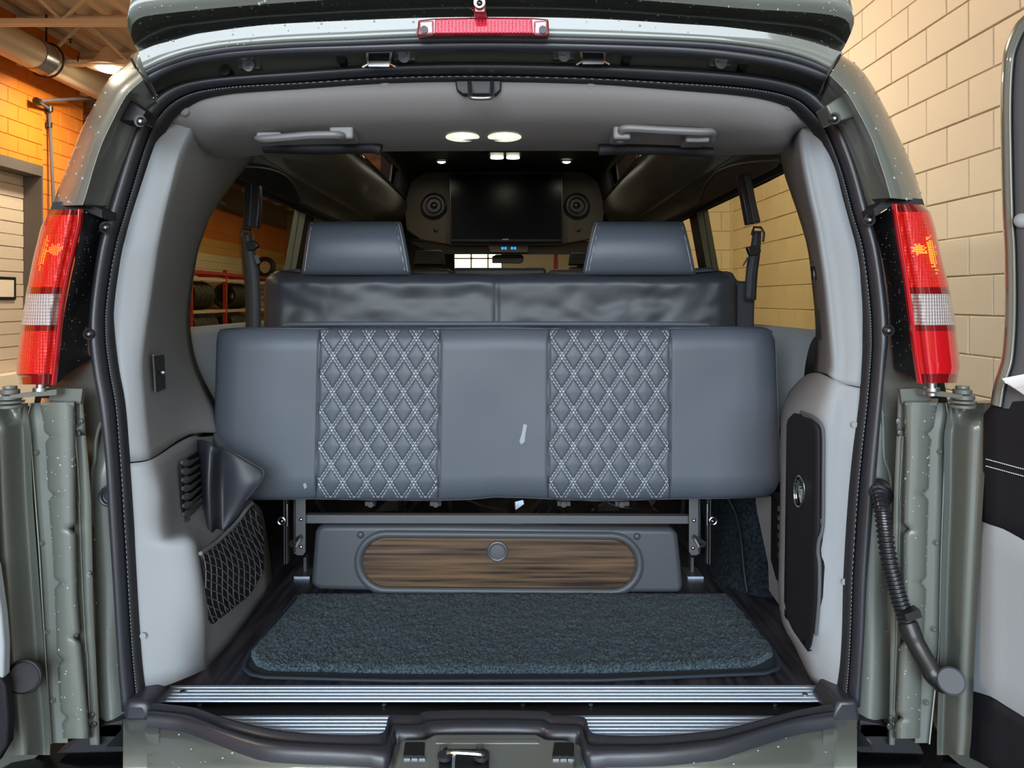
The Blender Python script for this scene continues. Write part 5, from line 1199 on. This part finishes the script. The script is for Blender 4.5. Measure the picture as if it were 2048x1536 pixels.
for j in range(ny-1):
    for i in range(nx-1): Fc.append((j*nx+i, j*nx+i+1, (j+1)*nx+i+1, (j+1)*nx+i))
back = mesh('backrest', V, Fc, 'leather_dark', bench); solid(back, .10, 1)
MB().tube([P(992, y, bface(992, y)-.0) for y in range(552, 640, 5)], .0016, 6).build('back_seam', 'piping', back)
MB().tube(crs([P(560, 672, 2.07), P(572, 654, 2.065), P(590, 649, 2.06), P(800, 648, 2.06), P(1200, 648, 2.06), P(1395, 649, 2.06), P(1412, 654, 2.065), P(1425, 672, 2.07)], 5), .007, 10).build('lower_welt', 'leather', back)
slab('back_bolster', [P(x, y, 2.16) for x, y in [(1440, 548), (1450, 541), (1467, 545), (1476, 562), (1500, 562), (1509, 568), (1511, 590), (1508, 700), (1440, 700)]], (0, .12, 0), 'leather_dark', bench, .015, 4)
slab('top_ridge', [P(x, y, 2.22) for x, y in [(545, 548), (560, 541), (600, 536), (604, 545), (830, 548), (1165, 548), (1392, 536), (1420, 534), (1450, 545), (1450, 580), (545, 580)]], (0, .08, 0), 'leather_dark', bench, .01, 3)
mb = MB()
for k in range(34):
    y = 565+k*4; mb.bar(P(1511.5, y, 2.158), P(1511.5, y+2.2, 2.158), .001, .001)
tag(mb.build('bolster_stitch', 'thread_dim', bench, False), kind='stuff')
# headrests
def headrest(xl, xr, tl, tr):
    # tl/tr: inset at the top on each side
    rows = []
    Y0 = 2.10
    for f, dy, ins in ((1.0, .012, 0), (.985, .0, 0), (.9, -.016, 0), (.7, -.028, 0), (.5, -.030, 0), (.3, -.024, 0), (.12, -.006, 0), (.03, .02, .1), (.0, .05, .3), (.02, .09, .5), (.15, .13, .5), (.5, .15, .3), (.9, .14, 0)):
        y = lerp(443, 551, f); a = lerp(xl+tl, xl, f**.8); b = lerp(xr-tr, xr, f**.8); w = b-a
        rows.append([(a-2, y+2, Y0+dy+.03), (a, y, Y0+dy+.012), (a+w*.04, y, Y0+dy+.002), (a+w*.15, y, Y0+dy-.003), (a+w*.5, y, Y0+dy-.006), (a+w*.85, y, Y0+dy-.003), (a+w*.96, y, Y0+dy+.002), (b, y, Y0+dy+.012), (b+2, y+2, Y0+dy+.03)])
    h = loftp('headrest', rows, 'leather', bench, 3, 3)
    for sd, k in ((0, 1), (1, -1)):
        pl_ = [Vector(P(*r[0 if sd == 0 else -1])) for r in rows]; 
        slab('side_panel', pl_, (k*.004, 0, 0), 'leather_dark', h)
    mb = MB()
    for off in (5, 11):
        for side in ((0,) if xl > 1000 else (1,)):
            for k in range(38):
                f = .03+k*.025; f2 = f+.015
                def q(ff):
                    y = lerp(443, 551, ff); a = lerp(xl+tl, xl, ff**.8); b = lerp(xr-tr, xr, ff**.8)
                    dy = interp([(0, .05), (.03, .02), (.12, -.006), (.3, -.024), (.5, -.03), (.7, -.028), (.9, -.016), (1, .012)], ff)
                    return P(a+off if side == 0 else b-off, y, Y0+dy-.0035+.004)
                mb.bar(q(f), q(f2), .0012, .0012)
    for k in range(38):
        f = .03+k*.025
        def q2(ff):
            y = lerp(443, 551, ff); a = lerp(xl+tl, xl, ff**.8); b = lerp(xr-tr, xr, ff**.8)
            dy = interp([(0, .05), (.03, .02), (.12, -.006), (.3, -.024), (.5, -.03), (.7, -.028), (.9, -.016), (1, .012)], ff)
            return P(a+4 if xl < 1000 else b-5, y, Y0+dy+.0035)
        mb.bar(q2(f), q2(f+.015), .0012, .0012)
    tag(mb.build('headrest_stitch', 'thread', h, False), kind='stuff')
    for x in (lerp(xl, xr, .3), lerp(xl, xr, .7)): MB().tube([P(x, 540, 2.18), P(x, 580, 2.18)], .006, 8).build('headrest_post', 'steel', h)
headrest(604, 822, 17, 22)
headrest(1165, 1391, 26, 26)
# frame
for xa, xb, s in ((589, 611, 1), (1378, 1399, -1)):
    slab('frame_bracket', [P(x, y, 1.93) for x, y in [(xa, 985), (xb, 985), (xb, 1104), (xb-5, 1111), (xa+5, 1111), (xa, 1104)]], (0, .004, 0), 'frame_steel', bench, .001)
    e = xa if s > 0 else xb
    slab('frame_bracket', [P(e, 985, 1.93), P(e-s*3, 985, 2.0), P(e-s*3, 1100, 2.0), P(e, 1108, 1.93)], (s*.003, 0, 0), 'frame_steel', bench)
    for x, y in (((602, 1039), (602, 1094)) if s > 0 else ((1388, 1041), (1386, 1096))):
        MB().dome(P(x, y, 1.929), (0, -1, 0), .0052, .004, 14).build('frame_bolt', 'chrome', bench)
    q = 570 if s > 0 else 1419
    for dx, w in ((0, .0035), (s*5, .003)):
        MB().bar(P(q+dx, 990, 2.0), P(q+dx+s*1, 1126, 2.0), .002, .02).build('gas_strut', 'frame_steel', bench)
    MB().tube([P(q+s*4, 1008, 1.985), P(q+s*4.5, 1052, 1.985)], .0022, 8).build('strut_pin', 'chrome', bench)
    MB().ring(P(q-s*7, 1042, 1.98), (0, 1, 0), .009, .0022, 18).dome(P(q-s*6, 1042, 1.98), (0, -1, 0), .004, .004, 8).build('pivot_washer', 'chrome', bench)
    lx = 590 if s > 0 else 1400
    MB().bar(P(lx-s*10, 1088, 1.95), P(lx+s*12, 1074, 1.92), .006, .010).bar(P(lx-s*10, 1090, 1.94), P(lx+s*2, 1094, 1.92), .004, .006).bar(P(lx+s*2, 1094, 1.92), P(lx+s*12, 1075, 1.92), .004, .004).build('catch_lever', 'steel', bench)
    fx_ = 606 if s > 0 else 1388
    c = PF(fx_, 1150, -.745)
    MB().box((c.x-.022, c.y-.01, zf), (c.x+.022, c.y+.06, zf+.006)).box((c.x-.004, c.y+.02, zf+.005), (c.x+.004, c.y+.05, zf+.045)).build('floor_foot', 'frame_steel', bench, False)
    MB().dome((c.x, c.y+.03, zf+.006), (0, 0, 1), .008, .006, 10).build('foot_bolt', 'chrome', bench)
    MB().box((c.x-.02, c.y-.016, zf), (c.x+.022, c.y-.008, zf+.006)).build('foot_strip', 'aluminium', bench, False)
slab('cross_bar', [P(610, 1030, 1.94), P(1379, 1032, 1.94), P(1379, 1048, 1.94), P(610, 1047, 1.94)], (0, .022, 0), 'frame_steel', bench, .001)
# mechanism glimpsed under the cushion
mb = MB(); random.seed(3)
for k in range(14):
    a = random.uniform(620, 1370); MB().bar(P(a, 990, 2.35), P(a+random.uniform(-40, 40), 1040, 2.5), .012, .012).build('seat_link', 'frame_steel', bench, False)
mb = MB()
for px in (742, 872, 1127, 1243): MB().box(P(px-12, 1012, 2.05), P(px+12, 998, 2.08)).disc(P(px, 1008, 2.04), (0, -1, 0), .008, .008, 8).build('mechanism_catch', 'frame_steel', bench)
MB().tube(crs([P(1215, 1005, 2.1), P(1240, 1014, 2.1), P(1262, 1016, 2.1), P(1280, 1022, 2.12)], 4), .003, 6).tube(crs([P(930, 998, 2.2), P(960, 1010, 2.2), P(1000, 1020, 2.2)], 3), .003, 6).build('seat_cable', 'plastic_black', bench)
slab('blue_tag', [P(1030, 1004, 2.1), P(1046, 1000, 2.1), P(1048, 1008, 2.1), P(1040, 1014, 2.1), (P(1031, 1020, 2.1))], (0, .003, 0), 'aluminium', bench)
for pts in ([(752, 1022), (775, 1001), (800, 1003), (812, 1022)], [(1183, 1022), (1212, 1004), (1236, 1010), (1240, 1022)], [(1296, 1000), (1312, 1002), (1304, 1012), (1318, 1025), (1306, 1018)]):
    slab('seat_base_panel', [P(x, y, 2.7) for x, y in pts], (0, .02, 0), 'bulkhead_cloth', bench)
# kick panel with the walnut lid
Yk = 1.965
KP = [(634, 1054), (650, 1050), (900, 1050), (1340, 1057), (1352, 1061), (1357, 1072), (1367, 1170), (1366, 1182), (1357, 1188), (1200, 1188), (900, 1186), (720, 1183), (640, 1181), (626, 1176), (621, 1166), (629, 1066)]
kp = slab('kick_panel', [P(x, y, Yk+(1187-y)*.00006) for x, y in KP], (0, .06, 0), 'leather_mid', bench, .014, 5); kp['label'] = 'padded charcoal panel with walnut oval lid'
def stad(x0, y0, x1, y1, n=12):
    r = (y1-y0)/2; out = []
    for k in range(n+1):
        a = -math.pi/2+math.pi*k/n; out.append((x1-r+r*math.cos(a), (y0+y1)/2+r*math.sin(a)))
    for k in range(n+1):
        a = math.pi/2+math.pi*k/n; out.append((x0+r+r*math.cos(a), (y0+y1)/2+r*math.sin(a)))
    return out
def YKp(y): return Yk+(1187-y)*.00006
def skw(pts): return [(x, y+(x-990)*.008) for x, y in pts]
# raised padded rim around the lid
rim = MB().tube([P(x, y, YKp(y)-.002) for x, y in skw(stad(716, 1070, 1280, 1183, 14))], .010, 10, closed=True, flat=.8); rim.build('padded_rim', 'leather_mid', kp)
slab('rim_recess', [P(x, y, YKp(y)-.0015) for x, y in skw(stad(722, 1075, 1274, 1179, 14))], (0, .004, 0), 'leather_dark', kp)
wd = slab('walnut_lid', [P(x, y, YKp(y)-.010) for x, y in skw(stad(725, 1077, 1271, 1176, 14))], (0, .008, 0), 'walnut', kp, .003, 3); wd['label'] = 'glossy walnut-grain oval lid'
c = P(995, 1103, YKp(1103)-.0105)
MB().ring(c, (0, 1, 0), .0225, .0045, 28).disc(c, (0, -1, 0), .021, .001, 24).build('latch_ring', 'frame_steel', kp)
MB().dome(c, (0, -1, 0), .017, .002, 20).build('push_latch', 'trim_dark', kp)
for x, y in ((721, 1070), (1274, 1073)): MB().dome(P(x, y, YKp(y)-.001), (0, -1, 0), .0092, .0055, 18).build('pad_button', 'leather_mid', kp)
slab('care_tag', [P(997, 1182, Yk-.004), P(1018, 1182, Yk-.004), P(1018, 1192, Yk-.012), P(997, 1191, Yk-.012)], (0, .002, 0), 'black', kp)
mb = MB()
for yy in (1185, 1188): mb.box(P(1000, yy, Yk-.010), P(1015, yy+.8, Yk-.009))
mb.build('tag_print', 'label_silver', kp, False) if False else None
# ================================================================ cargo mat
MT = [(612, 1190), (1440, 1189), (1458, 1196), (1472, 1212), (1540, 1300), (1549, 1318), (1546, 1330), (1520, 1338), (1200, 1350), (800, 1351), (540, 1345), (512, 1340), (499, 1330), (499, 1318), (508, 1302), (590, 1205), (598, 1194)]
mt = thing('cargo_mat', PF(1020, 1270), 'blue-grey pile cargo mat with bound dark edge on the floor', 'mat')
zm = -.75
outer = []
cen = Vector((1025, 1270))
for x, y in MT:
    d = Vector((x, y))-cen; outer.append((cen.x+d.x*1.018+(0), cen.y+d.y*1.11+1 if y > 1270 else cen.y+d.y*1.0))
slab('mat_binding', [PF(x, y, zm+.003) for x, y in outer], (0, 0, -.003), 'binding', mt, .002)
MB().tube([PF(x, y, zm+.005) for x, y in outer], .005, 8, closed=True, flat=.7).build('bound_edge', 'binding', mt)
MTOP = [(499, 1325), (508, 1302), (590, 1205), (598, 1194), (612, 1190), (1440, 1189), (1458, 1196), (1472, 1212), (1540, 1300), (1549, 1322)]
MBOT = [(499, 1328), (512, 1340), (540, 1345), (800, 1351), (1200, 1350), (1520, 1338), (1546, 1330), (1549, 1324)]
def MLX(y): return interp([(1189, 606), (1196, 597), (1205, 590), (1302, 508), (1318, 499.5), (1330, 500), (1340, 512), (1351, 560)], y)
def MRX(y): return interp([(1189, 1446), (1196, 1458), (1212, 1472), (1300, 1540), (1318, 1548.5), (1330, 1546), (1340, 1516), (1351, 1490)], y)
V = []; Fc = []; nx, ny = 420, 92
for j in range(ny):
    v = j/(ny-1); yr = lerp(1190.0, 1346.0, v)
    for i in range(nx):
        u = i/(nx-1); x = lerp(MLX(yr), MRX(yr), u); y = lerp(1189.6, interp(MBOT, x), v)
        ed = max(0, min(1, u*80, (1-u)*80, v*16, (1-v)*20))
        p = PF(x, y, zm); h = .010*math.sqrt(ed)+random.uniform(-.0022, .0026)*ed+.0015*noise.noise(Vector((p.x*40, p.y*40, 0)))
        V.append(p+Vector((random.uniform(-.0009, .0009), random.uniform(-.001, .001), h+.002)))
for j in range(ny-1):
    for i in range(nx-1): Fc.append((j*nx+i, j*nx+i+1, (j+1)*nx+i+1, (j+1)*nx+i))
pile = mesh('mat_pile', V, Fc, 'carpet', mt); 
# carpeted hump on the right
loftp('wheel_carpet', [[(1400, 985, 2.25), (1440, 985, 2.18), (1480, 985, 2.08), (1520, 990, 2.02)], [(1410, 1060, 2.25), (1445, 1060, 2.15), (1490, 1060, 2.05), (1545, 1060, 2.0)], [(1412, 1125, 2.20), (1440, 1140, 2.08), (1490, 1140, 2.0), (1545, 1140, 1.97)], [(1412, 1148, 2.12), (1440, 1166, 2.04), (1490, 1184, 1.975), (1545, 1196, 1.945)], [(1412, 1152, 2.13), (1440, 1170, 2.05), (1490, 1188, 1.985), (1545, 1200, 1.955)]], 'carpet_wall', van, 3, 3)
MB().tube(crs([P(1455, 995, 2.10), P(1472, 1030, 2.07), P(1482, 1080, 2.02), (P(1488, 1140, 1.98)), P(1494, 1184, 1.96)], 5), .0035, 8).build('carpet_seam', 'rubber_matte', van)
MB().box((-.70, 1.50, ZC-.752), (-.665, 1.53, ZC-.748)).build('carpet_scrap', 'carpet_black', van, False) if False else None
# ================================================================ pouch
pc = thing('seat_pouch', P(440, 1080, 1.70), 'black leather flap folded over and hanging beside the quilted cushion', 'flap')
rows = [
 [(396, 880, 1.74), (408, 880, 1.70), (420, 886, 1.66), (432, 896, 1.66), (444, 895, 1.68), (470, 908, 1.70), (500, 926, 1.71), (527, 944, 1.72)],
 [(399, 915, 1.73), (410, 915, 1.68), (420, 920, 1.645), (432, 920, 1.68), (446, 920, 1.70), (474, 932, 1.70), (502, 950, 1.705), (526, 952, 1.715)],
 [(404, 970, 1.72), (411, 970, 1.67), (418, 970, 1.635), (430, 972, 1.69), (446, 968, 1.71), (470, 966, 1.70), (496, 970, 1.70), (516, 970, 1.71)],
 [(409, 1030, 1.71), (414, 1030, 1.66), (420, 1030, 1.635), (430, 1030, 1.68), (444, 1022, 1.70), (460, 1012, 1.70), (478, 1004, 1.70), (492, 1000, 1.71)],
 [(412, 1100, 1.70), (416, 1098, 1.66), (422, 1095, 1.64), (430, 1090, 1.66), (440, 1076, 1.68), (450, 1064, 1.69), (462, 1050, 1.70), (470, 1044, 1.71)]]
loftp('flap_body', rows, 'leather_dark', pc, 4, 4, thick=.003)
MB().tube(crs([P(444, 894, 1.676), P(470, 907, 1.696), P(500, 925, 1.706), P(527, 943, 1.716), P(516, 970, 1.706), P(492, 1000, 1.706)], 4), .0022, 6).build('flap_hem', 'piping', pc)
# ================================================================ seat belts
def belt(side):
    if side < 0:
        lab = 'black shoulder belt hanging before the window with the tires'; A = (497, 352); b1 = [(489, 368), (518, 368), (519, 420), (514, 456), (484, 454), (488, 420)]
        w0 = [(492, 466), (497, 500), (503, 545), (506, 600), (508, 700)]; bk_ = (500, 490); tg = (512, 510, 517, 527)
    else:
        lab = 'black shoulder belt hanging before the cream block wall window'; A = (1490, 346); b1 = [(1476, 352), (1502, 346), (1512, 400), (1522, 444), (1495, 450), (1486, 400)]
        w0 = [(1514, 462), (1510, 500), (1505, 530), (1502, 560), (1500, 600)]; bk_ = (1507, 500); tg = (1496, 515, 1486, 531)
    t = thing('seat_belt', P(A[0], 700, 2.3), lab, 'seat belt')
    slab('belt_sleeve', [P(x, y, 2.13) for x, y in b1], (0, .03, 0), 'plastic_black', t, .004)
    m = b1[4]; MB().bar(P(lerp(b1[0][0], b1[1][0], .5), b1[0][1], 2.125), P(lerp(b1[3][0], b1[4][0], .5), b1[4][1]-2, 2.125), .003, .006).build('sleeve_ridge', 'frame_steel', t)
    pts = crs([P(x, y, 2.13) for x, y in w0], 5); ww = .021 if side < 0 else .016
    V = []; 
    for i, p in enumerate(pts):
        w = lerp(.011, ww, min(1, i/8)); V += [p+Vector((-w, 0, 0)), p+Vector((0, -.004, 0)), p+Vector((w, 0, 0))]
    wb = mesh('belt_webbing', V, [(3*i+j, 3*i+j+1, 3*i+j+4, 3*i+j+3) for i in range(len(pts)-1) for j in (0, 1)], 'belt', t); solid(wb, .002)
    MB().tube([p+Vector((-.006, -.005, 0)) for p in pts], .0012, 4).tube([p+Vector((.008, -.004, 0)) for p in pts], .0012, 4).build('webbing_edge', 'frame_steel', t)
    x, y = w0[0]
    MB().tube([P(x-11, y+8, 2.12), P(x-6, y-8, 2.12), P(x+8, y-7, 2.12), P(x+14, y+4, 2.12), P(x+12, y+22, 2.12)], .0035, 6).build('belt_loop', 'plastic_black', t)
    slab('slide_buckle', [P(bk_[0]+a, bk_[1]+b, 2.115) for a, b in ((-13, -6), (8, -10), (17, 2), (6, 10), (-6, 12))], (0, .02, 0), 'plastic_black', t, .003)
    MB().bar(P(tg[0], tg[1], 2.10), P(tg[2], tg[3], 2.10), .011, .003).build('latch_tongue', 'chrome', t)
belt(-1); belt(1)
# ================================================================ water drops on paint
random.seed(11)
def drops(par_, n, seed, rmin=.0008, rmax=.0024, zmin=-9, ymax=9, only=None):
    dg = bpy.context.evaluated_depsgraph_get(); dg.update(); ob = par_.evaluated_get(dg); me = ob.to_mesh(); mw = par_.matrix_world.copy()
    polys = [p for p in me.polygons if (mw @ p.center).z > zmin and (mw @ p.center).y < ymax and (only is None or only(mw @ p.center))]
    if not polys: ob.to_mesh_clear(); return
    ar = [p.area for p in polys]; mb = MB(); rnd = random.Random(seed)
    camp = Vector((0, 0, ZC))
    for p in rnd.choices(polys, ar, k=n):
        vs = [mw @ me.vertices[i].co for i in p.vertices]; a, b = rnd.random(), rnd.random()
        c = lerp(lerp(vs[0], vs[1], a), lerp(vs[-1], vs[2 if len(vs) > 3 else 1], a), b)
        nn = (vs[1]-vs[0]).cross(vs[-1]-vs[0])
        if nn.length < 1e-12: continue
        nn.normalize()
        if nn.dot(camp-c) < 0: nn = -nn
        r = rnd.uniform(rmin, rmax)*(1 if rnd.random() < .85 else 1.5); mb.dome(c, nn, r, r*.6, 7)
    ob.to_mesh_clear()
    if mb.V: tag(mb.build('water_drop', 'droplet', par_), kind='stuff')
bpy.context.view_layer.update()
for o in list(van.children):
    b = o.name.split('.')[0]
    if b == 'roof_cap': drops(o, 900, 1, ymax=1.5)
    elif b == 'roof_cap_underside': drops(o, 260, 2)
    elif b == 'rear_pillar': drops(o, 60, 3)
    elif b == 'hinge_cover': drops(o, 110, 4, .0006, .0018)
    elif b == 'roof_rail_panel': drops(o, 90, 5)
    elif b == 'lamp_filler': drops(o, 60, 6, .0005, .0012)
    elif b == 'body_jamb': drops(o, 90, 7, .0005, .0016)
    elif b == 'rear_door':
        for c in o.children:
            if c.name.startswith('door_shell'): drops(o, 0, 8); 
    elif b == 'sill_panel': drops(o, 160, 9, .0008, .0026)
